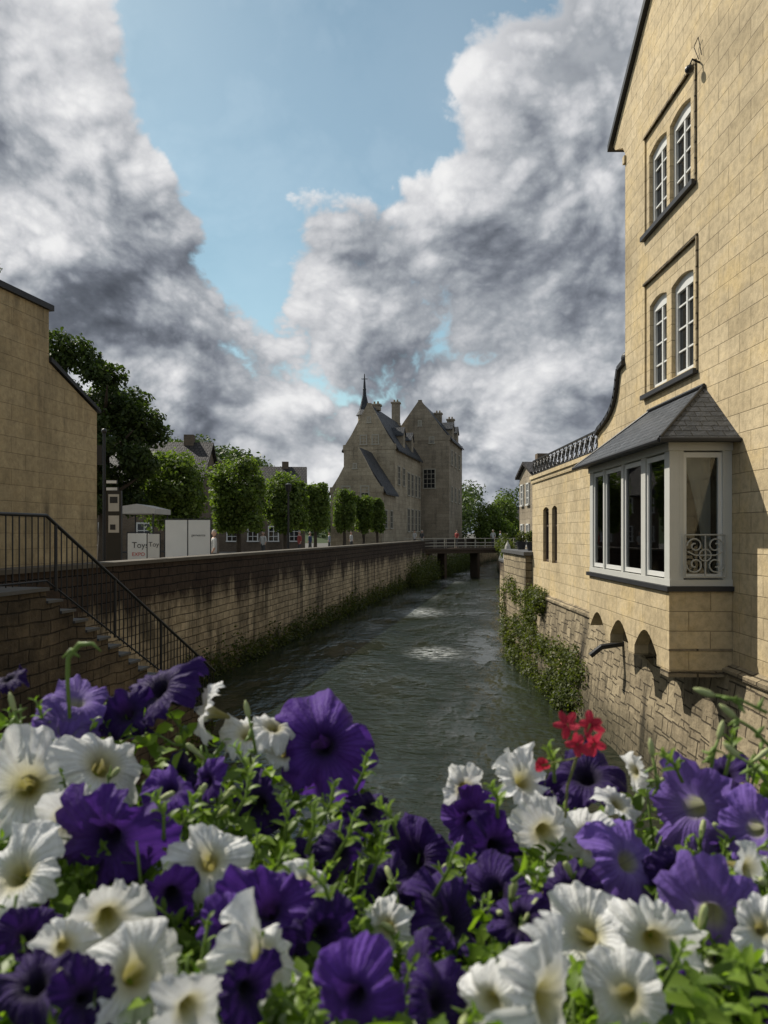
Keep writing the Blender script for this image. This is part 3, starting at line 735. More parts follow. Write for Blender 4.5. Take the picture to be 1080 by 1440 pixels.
# ---------------- houses ----------------
def house(name,o,w_,L_,ze,zp,ang,wm,rm,dorm=True,wins_=True):
    par=empty(name); t=Vector((math.cos(ang),math.sin(ang),0)); n=Vector((-t.y,t.x,0)); o=Vector(o)
    mb=MB(); mb.prism([o+U*GZ,o+n*L_+U*GZ,o+n*L_+U*ze,o+n*L_/2+U*zp,o+U*ze],t*w_); mb.obj('walls',wm,par)
    mb=MB(); sl=(zp-ze)/(L_/2)
    for sg in(-1,1):
        c=o+n*L_/2-t*.2; mb.prism([c+U*(zp+.03),c+n*sg*(L_/2+.35)+U*(ze-.35*sl+.03),c+n*sg*(L_/2+.35)+U*(ze-.35*sl+.18),c+U*(zp+.2)],t*(w_+.4))
    mb.obj('roof',rm,par)
    fm=MB();gm=MB(); k=int(w_/1.7)
    fl=int((ze-GZ)/2.5)
    for i in range(k):
        for j in range(max(fl,1)): win(fm,gm,o+t*(w_*(i+.5)/k)+U*(GZ+.9+2.5*j),t,-n,.85,1.3,2,3,.1)
    if name=='quayside_house':
        for a in (1.0,2.5):
            for j in range(2): win(fm,gm,o+n*a+U*(GZ+.9+2.3*j),n,-t,.6,1.2,2,3,.08)
    fm.obj('window_frames',M['white'],par); gm.obj('window_panes',M['glass'],par)
    mb=MB(); mb.ob(o+t*w_*.15+n*L_/2+U*(zp+.2),t,n,U,.3,.3,.45); mb.ob(o+t*w_*.8+n*L_/2+U*(zp+.2),t,n,U,.3,.3,.45); 
    mb.obj('chimneys',M['housebrick'],par)
    if dorm:
        mb=MB();mr=MB()
        for q_ in (.35,.68):
            c=o+t*w_*q_+n*.6+U*(ze+.3); mb.ob(c+U*.45+n*.6,t,n,U,.55,.6,.5); mr.ob(c+U*1.0+n*.6,t,n,U,.7,.75,.06)
        mb.obj('dormers',M['surround'],par); mr.obj('dormer_roofs',M['lead'],par)
house('slate_roofed_house',(-17.5,42,0),6.6,6,3.1,5.6,.05,M['housebrick'],M['tiles'])
house('terrace_house',(-16,62,0),9,7,3.4,6.0,.1,M['housebrick'],M['tiles'],False)
house('terrace_house.001',(-26,60,0),8,7,4.2,7.2,.1,M['housebrick'],M['tiles'])
house('quayside_house',(8.15,39,0),6,3.4,3.3,3.9,.02,M['castle_dark'],M['tiles'],False)
house('far_white_house',(21,120,0),6,6,2.2,4.4,-.2,M['plaster'],M['tiles'],False)

# ---------------- trees ----------------
def lime(name,x,y,wd,top,seed):
    random.seed(seed); par=empty(name); mb=MB(); cz=(top+.1)/2+.05; h=(top-.1)/2
    mb.tube([(x,y,GZ),(x+.03,y,-.5),(x,y,.6),(x+.05,y,top*.8)],[.16,.13,.11,.04],9)
    for i in range(7):
        a=i*.9; z=.3+i*.35; mb.tube([(x,y,z),(x+math.cos(a)*wd*.22,y+math.sin(a)*wd*.2,z+.25),(x+math.cos(a)*wd*.42,y+math.sin(a)*wd*.4,z+.4)],[.05,.035,.012],6)
    mb.obj('trunk_and_limbs',M['bark'],par)
    bl=[(x,y,cz,wd*.50,wd*.42,h*.95)]
    for i in range(16):
        bl.append((x+random.uniform(-.42,.42)*wd,y+random.uniform(-.36,.36)*wd,cz+random.uniform(-.85,.85)*h,wd*.19,wd*.19,h*.26))
    leafmass('crown',bl,13000,.17,M['leaf_lime'],par,shell=.4,power=4,up=.5,gap=.10,asp=.8)
for i,(u,wd,top,y) in enumerate([(240,3.05,3.75,33.6),(335,2.8,3.8,36.5),(400,2.4,3.85,45.5),(443,2.15,3.8,54),(484,1.85,3.7,61),(511,1.5,3.25,63.5),(530,1.4,3.1,64.5)]):
    lime('pleached_lime_tree' if i==0 else 'pleached_lime_tree.%03d'%i,(u-540)/1000*y,y,wd,top,i)
random.seed(5)
BT=empty('chestnut_tree'); mb=MB(); tx,ty=-12.2,31
mb.tube([(tx,ty,GZ),(tx+.1,ty,1),(tx,ty,3.5),(tx-.2,ty,6)],[.35,.28,.2,.06],10)
for i in range(12):
    a=i*2.4; z=1.5+i*.35; l=1.2+random.random()*.8; mb.tube([(tx,ty,z),(tx+math.cos(a)*l*.6,ty+math.sin(a)*l*.6,z+.6),(tx+math.cos(a)*l,ty+math.sin(a)*l,z+1.1)],[.12,.07,.02],6)
mb.obj('trunk_and_limbs',M['bark'],BT)
bl=[]
for i in range(48):
    a=random.random()*6.28; e=random.random()**.6; z=random.uniform(1.2,7.2); rr=(1-((z-4.2)/4.6)**2)*2.4
    bl.append((tx-.35+math.cos(a)*rr*e,ty+math.sin(a)*rr*e,z,.8,.8,.6))
for x_,z_ in [(-13.3,8.0),(-13.9,7.6),(-12.8,7.4),(-14.5,7.4),(-14.2,8.3)]: bl.append((x_,ty,z_,.7,.7,.6))
leafmass('crown',bl,36000,.20,M['leaf_dark'],BT,shell=.3,gap=.1,up=.5)
def hill(x): return math.exp(-((x+44)/26)**2)*19+math.exp(-((x+110)/45)**2)*20
V=[];F=[];nx_,ny_=26,14
for j in range(ny_):
    for i in range(nx_):
        x=-190+i*8.0; y=110+j*12; V.append((x,y,GZ-.3+hill(x)*math.sin(math.pi*j/(ny_-1))))
for j in range(ny_-1):
    for i in range(nx_-1): F.append((j*nx_+i,j*nx_+i+1,(j+1)*nx_+i+1,(j+1)*nx_+i))
mesh('hill',V,F,M['hill'],smooth=True)
bl=[]
for i in range(380):
    x=random.uniform(-150,-8); y=random.uniform(125,190); hy=math.sin(math.pi*(y-110)/156)
    s_=random.uniform(2,4.2); bl.append((x,y,GZ+hill(x)*hy+s_*.5,s_,s_,s_*.9))
leafmass('hillside_woodland',bl,55000,1.0,M['leaf_far'],shell=.5,up=.5)
bl=[]
for i in range(210):
    x=random.uniform(-40,120); y=random.uniform(135,165); s_=random.uniform(2,3.6)
    hh=5.5+ (7.5*math.exp(-((x-24)/9)**2)); bl.append((x,y,GZ+random.uniform(.15,1)*hh,s_,s_,s_*.8))
leafmass('distant_treeline',bl,52000,.7,M['leaf_far'],shell=.4,up=.5,gap=.05)
bl=[(14.0,95,2.0,1.9,1.9,2.0),(15.5,96,.5,2,2,1.6),(13.2,94,.2,1.5,1.5,1.5),(17.5,104,3,2.2,2.2,2.6),(18,104,.5,2.4,2.4,2.2)]
T2=empty('river_tree'); mb=MB(); mb.tube([(14.7,95,GZ),(14.6,95,2.5)],[.2,.08],8); mb.tube([(17.6,104,GZ),(17.6,104,3)],[.2,.08],8); mb.obj('trunk',M['bark'],T2)
leafmass('crown',bl,14000,.32,M['leaf_lime'],T2,shell=.4,up=.5)
leafmass('quayside_shrubs',[(6.2,36,-1.1,.4,.5,.4),(7.0,40,-1.0,.5,.6,.5),(7.6,44,-.9,.5,.7,.6),(8.4,50,-.9,.6,.8,.6),(9.6,57,-.8,.7,.9,.8)],3500,.13,M['weed'],shell=.3)

# ---------------- footbridge ----------------
FB=empty('footbridge'); mb=MB(); a=Vector((2.3,66,0)); b_=Vector((16,72,0)); t=(b_-a).normalized(); n=Vector((-t.y,t.x,0)); Lb=(b_-a).length; c=(a+b_)/2
mb.ob(c+U*-1.5,t,n,U,Lb/2,.9,.10); mb.ob(c+U*-1.75-n*.7,t,n,U,Lb/2,.1,.14)
for s_ in np.arange(3.5,Lb-2,3.6): mb.ob(a+t*s_+U*-3.2,t,n,U,.12,.7,1.5)
mb.obj('deck_and_beams',M['wood'],FB)
mb=MB()
for sg in(-1,1):
    for z in(-.5,-.9,-1.2): mb.tube([a+n*sg*.85+U*z,b_+n*sg*.85+U*z],.025,5)
    for s_ in np.arange(0,Lb,1.1): mb.tube([a+t*s_+n*sg*.85+U*-1.45,a+t*s_+n*sg*.85+U*-.45],.03,5)
mb.obj('railing',M['surround'],FB)

# ---------------- street furniture ----------------
SP=empty('sign_post'); mb=MB(); x,y=-7.95,20.2
mb.tube([(x,y,GZ),(x,y,2.85)],.045,8); mb.box((x-.2,y-.03,1.95),(x-.05,y+.03,2.5)); mb.box((x+.05,y-.02,1.2),(x+.4,y+.02,1.32)); mb.box((x+.05,y-.02,1.4),(x+.38,y+.02,1.52)); mb.sphere((x,y,2.9),.08)
mb.obj('pole_and_boards',M['black'],SP)
mb=MB(); mb.box((x+.07,y-.024,1.22),(x+.38,y-.021,1.30)); mb.box((x+.07,y-.024,1.42),(x+.36,y-.021,1.50)); mb.obj('lettering',M['white'],SP)
IS=empty('information_board'); mb=MB(); x,y=-7.6,20
mb.box((x-.2,y,GZ),(x+.2,y+.12,1.2)); mb.obj('frame',M['black'],IS)
mb=MB(); mb.box((x-.15,y-.006,.62),(x+.15,y-.002,1.1)); mb.box((x-.15,y-.006,.02),(x+.15,y-.002,.5)); mb.obj('poster',M['plaster'],IS)
mb=MB(); mb.box((x-.11,y-.012,.85),(x+.11,y-.008,1.03)); mb.box((x-.1,y-.012,.1),(x+.05,y-.008,.25)); mb.obj('map_print',M['lead'],IS)
def banner(name,x0,x1,y,z0,z1,npan,txt=None):
    par=empty(name); w_=(x1-x0)/npan; mb=MB(); mf=MB()
    for i in range(npan): mb.box((x0+i*w_+.02,y,z0),(x0+(i+1)*w_-.02,y+.03,z1))
    for i in range(npan+1): mf.tube([(x0+i*w_,y+.015,GZ),(x0+i*w_,y+.015,z1+.03)],.018,6)
    mf.tube([(x0,y+.015,z1+.03),(x1,y+.015,z1+.03)],.018,6)
    mb.obj('panels',M['white'],par); mf.obj('frame',M['lead'],par)
    if txt:
        for i,(s,px,pz,sz,mt) in enumerate(txt):
            cu=bpy.data.curves.new('t','FONT'); cu.body=s; cu.size=sz; o=bpy.data.objects.new('t',cu); scene.collection.objects.link(o)
            dg=bpy.context.evaluated_depsgraph_get(); dg.update(); me=bpy.data.meshes.new_from_object(o.evaluated_get(dg)); bpy.data.objects.remove(o)
            me.materials.clear(); me.materials.append(mt); o=link(bpy.data.objects.new('lettering_%d'%i,me),par); o.location=(px,y-.006,pz); o.rotation_euler=(math.radians(90),0,0)
banner('white_banner_fence',-7.4,-5.85,24,-.85,.45,2,[('gemeente',-6.5,-.1,.12,M['lead'])])
banner('poster_stand',-7.95,-7.25,22,-.9,0.0,1,[('Toys',-7.8,-.45,.26,M['lead']),('EXPO',-7.8,-.7,.16,M['red'])])
banner('poster_stand.001',-7.2,-6.8,21.6,-.9,-.02,1,[('Toy',-7.15,-.4,.2,M['lead'])])
ST=empty('market_stall'); mb=MB(); 
mb.prism([(-10.2,27,.75),(-8.7,27,.75),(-8.7,27,.95),(-9.4,27,1.12),(-10.2,27,1.0)],(0,2,0)); mb.obj('canopy',M['plaster'],ST)
mb=MB()
for x in(-10.1,-8.8):
    for y in(27.1,28.9): mb.tube([(x,y,GZ),(x,y,.75)],.03,6)
mb.box((-10.1,27.2,-.75),(-8.8,28.8,-.7)); mb.obj('poles_and_counter',M['lead'],ST)
mb=MB(); px,py=6.0,34.5
mb.tube([(px,py,GZ),(px,py,-.35)],.03,6); mb.tube([(px,py,-1.5),(px,py,-1.42),(px,py,-1.0),(px,py,-.6),(px,py,-.42)],[.16,.24,.2,.12,.03],10); mb.obj('closed_parasol',M['plaster'])
px,py=-4.6,34.2
mb=MB(); mb.tube([(px,py,GZ),(px,py,1.9),(px,py,2.0)],[.06,.04,.04],8); mb.tube([(px,py,2.0),(px,py,2.05),(px,py,2.35),(px,py,2.42)],[.1,.12,.17,.02],8); mb.obj('street_lamp',M['black'])
for i,(x,y) in enumerate([(5.1,24.6),(5.1,26.4)]):
    pp=empty('potted_plant' if i==0 else 'potted_plant.001'); mb=MB(); mb.tube([(x,y,-.6),(x,y,-.35),(x,y,-.3)],[.13,.19,.2],12); mb.obj('pot',M['lead'],pp); leafmass('foliage',[(x,y,-.12,.22,.22,.2)],400,.08,M['weed'],pp)

def person(name,x,y,h,face,shirt,trouser,hair,step=.12,z=GZ):
    par=empty(name); s_=h/1.75
    J=[(0,0,.95),(0,0,1.15),(0,0,1.38),(0,0,1.50),(.19,0,1.42),(.25,.02,1.15),(.24,-.1,.92),(-.19,0,1.42),(-.25,0,1.15),(-.24,.1,.92),(.09,0,.9),(.10,-step*.4,.5),(.10,-step,.08),(.10,-step-.14,.04),(-.09,0,.9),(-.10,step*.4,.5),(-.10,step,.08),(-.10,step-.14,.04)]
    E=[(0,1),(1,2),(2,3),(2,4),(4,5),(5,6),(2,7),(7,8),(8,9),(0,10),(10,11),(11,12),(12,13),(0,14),(14,15),(15,16),(16,17)]
    Rd=[.13,.12,.14,.055,.06,.045,.03,.06,.045,.03,.09,.06,.045,.04,.09,.06,.045,.04]
    ca,sa=math.cos(face),math.sin(face)
    V=[(x+(a*ca-b*sa)*s_,y+(a*sa+b*ca)*s_,z+c*s_) for a,b,c in J]
    me=bpy.data.meshes.new('b'); me.from_pydata(V,E,[]); o=bpy.data.objects.new('b',me); scene.collection.objects.link(o)
    md=o.modifiers.new('s','SKIN')
    for i,sv in enumerate(me.skin_vertices[0].data): sv.radius=(Rd[i]*s_,Rd[i]*s_*.85); sv.use_root=(i==0)
    sb=o.modifiers.new('ss','SUBSURF'); sb.levels=1; sb.render_levels=1
    dg=bpy.context.evaluated_depsgraph_get(); dg.update(); m2=bpy.data.meshes.new_from_object(o.evaluated_get(dg)); bpy.data.objects.remove(o)
    m2.materials.clear()
    for c in (shirt,trouser,M['skin']): m2.materials.append(c)
    for p in m2.polygons:
        hz=(p.center.z-z)/s_; dx=math.hypot(p.center.x-x,p.center.y-y)/s_
        p.material_index=1 if hz<.97 and dx<.2 else (2 if hz>1.46 or (dx>.2 and hz<1.12) else 0); p.use_smooth=True
    link(bpy.data.objects.new('body',m2),par)
    mb=MB(); mb.sphere((x,y,z+1.63*s_),(.078*s_,.095*s_,.115*s_),14,10); mb.sphere((x+sa*.095*s_,y-ca*.095*s_,z+1.62*s_),.018*s_,6,5); mb.sphere((x+.078*s_,y,z+1.63*s_),.02*s_,6,5); mb.sphere((x-.078*s_,y,z+1.63*s_),.02*s_,6,5); mb.obj('head',M['skin'],par,True)
    mb=MB(); mb.sphere((x,y+.02*s_,z+1.67*s_),(.088*s_,.098*s_,.10*s_),14,8); mb.obj('hair',hair,par,True)
sh=[simple('cloth_%d'%i,c,.9,var=.1) for i,c in enumerate([(.5,.5,.48),(.05,.07,.14),(.35,.08,.07),(.08,.08,.08),(.3,.33,.4)])]
hb=simple('hair_brown',(.05,.03,.02),.6); hg=simple('hair_grey',(.3,.28,.25),.6)
for i,(u,y,h,c,zz) in enumerate([(301,25,1.72,0,GZ),(294,26,1.66,4,GZ),(421,44,1.75,2,GZ),(494,58,1.75,0,GZ),(436,50,1.7,1,GZ),(463,56,1.7,4,GZ),(370,42,1.72,0,GZ),(582,67.9,1.7,0,-1.4),(592,68.2,1.7,3,-1.4),(640,69.6,1.72,2,-1.4),(690,71.2,1.75,0,-1.4),(700,71.6,1.65,4,-1.4)]):
    x_=(u-540)/1000*y
    if zz>-1.5: y=66+(x_-2.3)/13.7*6
    person('pedestrian' if i==0 else 'pedestrian.%03d'%i,x_,y,h,random.random()*6,sh[c],sh[(c+1)%2*3 if c!=1 else 3],hb if i%2 else hg,z=zz)

# ---------------- bridge + planter + flowers ----------------
BR=empty('stone_bridge'); mb=MB(); mb.box((-9,-4,-2.1),(4.9,1.0,GZ+.004)); mb.obj('deck',M['bluestone'],BR)
mb=MB(); mb.box((-9,.55,GZ+.006),(4.9,.95,-.72)); mb.obj('parapet',M['marl_old'],BR)
PL=empty('petunia_planter'); mb=MB(); 
for a,b_ in [((-1.6,.50,-.716),(1.6,.53,-.5)),((-1.6,.94,-.716),(1.6,.97,-.5)),((-1.6,.532,-.716),(-1.57,.938,-.5)),((1.57,.532,-.716),(1.6,.938,-.5)),((-1.568,.532,-.714),(1.568,.938,-.69))]: mb.box(a,b_)
mb.obj('trough',M['wood'],PL); mb=MB(); mb.box((-1.567,.533,-.688),(1.567,.937,-.52)); mb.obj('soil',M['soil'],PL)
SU=[-400,0,100,250,350,450,520,560,620,680,750,900,1000,1080,1500]; SV=[1010,1000,975,1000,1040,1085,1130,1185,1195,1150,1115,1110,1085,1040,1020]
def surf(X,Y):
    u=540+X/Y*1000; top=np.interp(u,SU,SV); t=np.clip((.92-Y)/(.92-.44),0,1.2); v=top+(1450-top)*t
    return -Y*(v-750)/1000
def petleaves(C,nn,size,wr=.5,t=None):
    n=len(C)
    if t is None: t=unit(np.cross(nn,rng.normal(size=(n,3))))
    b=np.cross(nn,t); s=size[:,None]
    def pt(a,w_,h_): return C+t*s*a+b*s*w_+nn*s*h_
    W=wr/2
    V=np.stack([pt(-.5,0,0),pt(.05,0,.06),pt(.5,0,-.12),pt(-.2,W,.12),pt(.22,W*.8,.07),pt(-.2,-W,.12),pt(.22,-W*.8,.07)],1).reshape(-1,3)
    T=np.array([(0,3,1),(3,4,1),(4,2,1),(0,1,5),(5,1,6),(6,1,2)]); F=(T[None]+7*np.arange(n)[:,None,None]).reshape(-1,3)
    return V,F
n=15000
Y=.40+.56*rng.random(n); X=(rng.random(n)*2-1)*(.72*Y+.25)
dep=rng.random(n)**1.3*.20
clump=np.sin(X*31+1)*np.sin(Y*37+2)+np.sin(X*17+4)*np.cos(Y*23)
Z=surf(X,Y)-dep-.012+.012*clump
C=np.stack([X,Y,Z],1); nn=unit(rng.normal(size=(n,3))*.55+np.array([-.1,-.25,.8]))
V,F=petleaves(C,nn,.016+.018*rng.random(n)); npmesh('foliage',V,F,M['leaf_pet'],PL,smooth=True)
mb=MB(); bud=MB()
random.seed(3)
LC=[];LN=[];LT=[];LS=[]
def shoot(b0,b1,nleaf,ls):
    b0=Vector(b0); b1=Vector(b1); dr=(b1-b0).normalized(); a=dr.orthogonal().normalized(); c=dr.cross(a)
    mid=(b0+b1)/2+a*.006
    mb.tube([b0,mid,b1],[.0022,.0018,.001],5)
    for i in range(nleaf):
        q_=.25+.75*i/(nleaf-1); p=b0.lerp(b1,q_)+a*.006*math.sin(math.pi*q_); an=i*2.4
        o_=(a*math.cos(an)+c*math.sin(an)); t_=(o_+dr*(.4+.8*q_)).normalized(); nn_=(dr-t_*dr.dot(t_))
        if nn_.length<.1: nn_=a.copy()
        nn_.normalize(); s_=ls*(1.15-.55*q_)*random.uniform(.8,1.2)
        LC.append(p+t_*s_*.5); LN.append(nn_); LT.append(t_); LS.append(s_)
for i in range(190):
    Y_=random.uniform(.47,.92); X_=random.uniform(-1,1)*(.62*Y_+.1); z=float(surf(X_,Y_))
    d_=Vector((random.uniform(-.7,.7),random.uniform(-.8,.2),random.uniform(.3,1))).normalized(); l=random.uniform(.035,.065)
    b0=Vector((X_,Y_,z-.035)); shoot(b0,b0+d_*l,random.randint(6,10),.017)
def cp(u,v,y): return Vector(((u-540)/1000*y,y,-(v-750)/1000*y))
for (u,v,u2,v2,y) in [(430,1200,440,1130,.72),(400,1190,395,1120,.74),(470,1210,500,1140,.72),(450,1160,470,1100,.76),(520,1240,540,1160,.7),(350,1110,330,1050,.82),(20,1060,12,1000,.85),(470,1290,430,1220,.62),(560,1180,530,1130,.75),
   (60,1050,50,985,.85),(370,1240,400,1190,.66),(960,1100,930,1060,.8),(1020,1090,1030,1030,.78),(780,1100,770,1050,.82),(610,1260,640,1190,.68),(250,1170,270,1120,.72),(500,1110,515,1060,.84),(330,1150,350,1090,.76),(720,1240,760,1230,.64),(930,1390,960,1330,.52),(1060,1390,1030,1350,.5),(230,1180,215,1120,.7),(700,1150,690,1105,.8)]:
    shoot(cp(u,v,y),cp(u2,v2,y-.01),11,.019)
A_=lambda q:np.array([tuple(v) for v in q])
V,F=petleaves(A_(LC),A_(LN),np.array(LS),.42,A_(LT)); npmesh('shoot_leaves',V,F,M['leaf_pet'],PL,smooth=True)
for i in range(150):
    Y_=random.uniform(.5,.93); X_=random.uniform(-1,1)*(.6*Y_+.1); z=float(surf(X_,Y_)); lean=random.uniform(-.03,.03)
    p=[(X_,Y_,z-.15),(X_+lean*.5,Y_,z-.05),(X_+lean,Y_-.01,z+random.uniform(-.01,.02))]
    mb.tube(p,[.002,.0018,.0014],5)
    if i%3==0:
        e=Vector(p[2]); dr=Vector((random.uniform(-1,1),random.uniform(-1,.3),random.uniform(.1,1))).normalized(); l=random.uniform(.02,.035)
        bud.tube([e,e+dr*l*.3,e+dr*l*.7,e+dr*l*.93,e+dr*l],[.0012,.002,.0034,.0028,.0006],7)
        for k_ in range(4):
            q=Vector((random.uniform(-1,1),random.uniform(-1,1),random.uniform(-.2,1))).normalized(); mb.tube([e,e+(dr+q*.5).normalized()*.008,e+(dr+q*.7).normalized()*.016],[.0012,.0017,.0004],5)
mb.tube([cp(98,1010,.85),cp(95,960,.85),cp(96,925,.85),cp(112,906,.85),cp(130,905,.84),cp(142,916,.84)],[.0022,.0026,.003,.0035,.0022,.001],8)
mb.tube([cp(88,925,.85),cp(100,915,.85),cp(112,924,.85)],[.001,.004,.001],6)
for (u,v,u2,v2,y) in [(1078,1002,1005,978,.7),(1082,1050,1035,1010,.72),(1079,1100,1040,1065,.7),(925,1110,918,1065,.8),(360,1060,350,1010,.85),(1000,1080,1010,1040,.78),(30,1040,20,1000,.8)]:
    e=cp(u2,v2,y); a=cp(u,v,y); mb.tube([a,(a+e)/2+Vector((0,0,.004)),e],[.002,.0018,.0014],6); dr=(e-a).normalized()
    bud.tube([e,e+dr*.006,e+dr*.016,e+dr*.022],[.0015,.0035,.003,.0008],8)
    for k_ in range(5):
        q=Vector((random.uniform(-1,1),random.uniform(-1,1),random.uniform(-1,1))).normalized(); o_=a+(e-a)*random.random(); mb.tube([o_,o_+q*.006,o_+q*.014],[.001,.0025,.0004],5)
mb.obj('stems',simple('petunia_stem',(.14,.21,.045),.5),PL,True); bud.obj('buds',simple('petunia_bud',(.34,.38,.17),.5),PL,True)

def flowermat(name,inner,mid,outer,vein,trans=.35,velvet=.3,rv0=.75):
    m,nt,b=newmat(name); uv=nt.node('ShaderNodeUVMap').outputs[0]; s=nt.node('ShaderNodeSeparateXYZ'); nt.l.new(uv,s.inputs[0])
    rad=s.outputs[1]; g=nt.node('ShaderNodeNewGeometry')
    c=nt.ramp(rad,[(0,inner),(.15,inner),(.28,mid),(.55,outer),(1,outer)])
    a=nt.m('MULTIPLY',s.outputs[0],6.28318)
    vn=nt.m('POWER',nt.m('ABSOLUTE',nt.m('SINE',nt.m('ADD',nt.m('MULTIPLY',a,2.5),1.5708))),40.0)
    v2=nt.m('POWER',nt.m('ABSOLUTE',nt.m('SINE',nt.m('ADD',nt.m('MULTIPLY',a,17.5),nt.m('MULTIPLY',nt.noise(uv,9,3,.6),3.0)))),8.0)
    vf=nt.m('MULTIPLY',nt.m('ADD',nt.m('MULTIPLY',vn,.35),nt.m('MULTIPLY',v2,.22)),nt.mapr(rad,.15,.9,1,.2))
    c=nt.mix(vf,c,vein)
    n=nt.noise(g.outputs['Position'],45,5,.65); c=nt.mix(1,c,nt.ramp(n,[(.3,.82),(.7,1.1)]),'MULTIPLY')
    rv=g.outputs['Random Per Island']; c=nt.mix(1,c,nt.ramp(rv,[(0,rv0),(1,1.1)]),'MULTIPLY')
    nt.set(b.inputs['Base Color'],c); b.inputs['Roughness'].default_value=.6; b.inputs['Specular IOR Level'].default_value=.2
    b.inputs['Sheen Weight'].default_value=velvet*.3
    bn=nt.node('ShaderNodeBump'); nt.set(bn.inputs['Height'],nt.m('ADD',nt.m('MULTIPLY',v2,-.5),nt.m('MULTIPLY',n,1.6))); bn.inputs['Strength'].default_value=.7; bn.inputs['Distance'].default_value=.003; nt.l.new(bn.outputs[0],b.inputs['Normal'])
    tr=nt.node('ShaderNodeBsdfTranslucent'); nt.set(tr.inputs[0],c); mx=nt.node('ShaderNodeMixShader'); mx.inputs[0].default_value=trans
    nt.l.new(b.outputs[0],mx.inputs[1]); nt.l.new(tr.outputs[0],mx.inputs[2]); nt.l.new(mx.outputs[0],nt.n['Material Output'].inputs[0]); return m
FM={'w':flowermat('white_petal',(.38,.34,.09),(.66,.62,.42),(.84,.84,.83),(.58,.53,.42),rv0=.9),
    'p':flowermat('violet_petal',(.015,.006,.035),(.055,.018,.16),(.115,.038,.33),(.035,.008,.11),.4),
    'd':flowermat('dark_purple_petal',(.006,.003,.013),(.018,.006,.052),(.040,.012,.13),(.010,.004,.035),.35),
    'l':flowermat('lavender_petal',(.50,.50,.32),(.28,.19,.54),(.20,.115,.46),(.09,.035,.29),.4)}
FD={k:{'V':[],'F':[],'U':[],'n':0} for k in FM}
TT=np.array([0,.06,.11,.155,.2,.27,.36,.46,.56,.66,.75,.83,.90,.96,1.0]); HH=np.array([-.75,-.7,-.45,-.24,-.11,-.03,.03,.06,.07,.07,.05,.03,.0,-.03,-.06])
NT_=90
def petunia(kind,c,nrm,Rr,cup=0.0,ruf=1.0):
    th=np.arange(NT_)*2*np.pi/NT_; ph=rng.random(12)*6.28
    out=1-.15*np.abs(np.cos(2.5*th))**9+.04*np.sin(3*th+ph[0])+.022*np.sin(11*th+ph[1])+.02*np.sin(17*th+ph[2])+.012*np.sin(29*th+ph[8])
    sq=1+.14*np.cos(2*th+ph[3])
    tt=TT[:,None]
    rv=tt*np.where(tt>.25,1+(out*sq-1)[None]*((tt-.25)/.75),1)
    z=HH[:,None]+ (tt**2)*(cup+.12*np.cos(th+ph[4])[None]+.14*np.cos(2*th+ph[5])[None])
    lobe=np.zeros_like(th)
    for i in range(5):
        c0=(i+.5)*2*np.pi/5+np.pi/5*0; dd=np.abs((th-c0+np.pi)%(2*np.pi)-np.pi); wgt=np.clip(1-dd/(np.pi/5*1.15),0,1); wgt=wgt*wgt*(3-2*wgt)
        lobe+=wgt*rng.uniform(-.42,.30)
    z=z+(np.clip(tt-.35,0,1)**1.6)[:]*2.0*lobe[None]
    z=z+ruf*(tt**3)*(.075*np.sin(7*th+ph[6])+.06*np.sin(12*th+ph[7]))[None]+ruf*(tt**5)*(.045*np.sin(21*th+ph[0])+.03*np.sin(33*th+ph[9]))[None]
    z=z+ruf*.022*tt*np.sin(9*th[None]+tt*9+ph[10])*np.sin(tt*13+ph[11])
    z=z-.05*(np.abs(np.cos(2.5*th))**4)[None]*np.clip(tt*1.6-.2,0,1)+.025*np.sin(5*th+ph[2])[None]*tt
    rv=rv*(1-.10*np.clip(tt-.85,0,1)/.15*np.clip(np.sin(3*th+ph[9]),0,1)[None])
    x=rv*np.cos(th)[None]; y=rv*np.sin(th)[None]
    Pp=np.stack([x,y,z],-1).reshape(-1,3)*Rr
    Q=np.array(Vector(nrm).to_track_quat('Z','Y').to_matrix()); sa=rng.random()*6.28; Rz=np.array([[math.cos(sa),-math.sin(sa),0],[math.sin(sa),math.cos(sa),0],[0,0,1]])
    Pp=Pp@Rz.T@Q.T+np.array(c)
    nr=len(TT); D_=FD[kind]; k=D_['n']; i=np.arange(nr-1)[:,None]*NT_; j=np.arange(NT_)[None]; j2=(j+1)%NT_
    Fq=np.stack([i+j,i+j2,i+NT_+j2,i+NT_+j],-1).reshape(-1,4)+k
    uv=np.stack([np.repeat(th[None]/6.28318,nr,0),np.repeat(TT[:,None],NT_,1)],-1).reshape(-1,2)
    D_['V'].append(Pp);D_['F'].append(Fq);D_['U'].append(uv);D_['n']+=len(Pp)
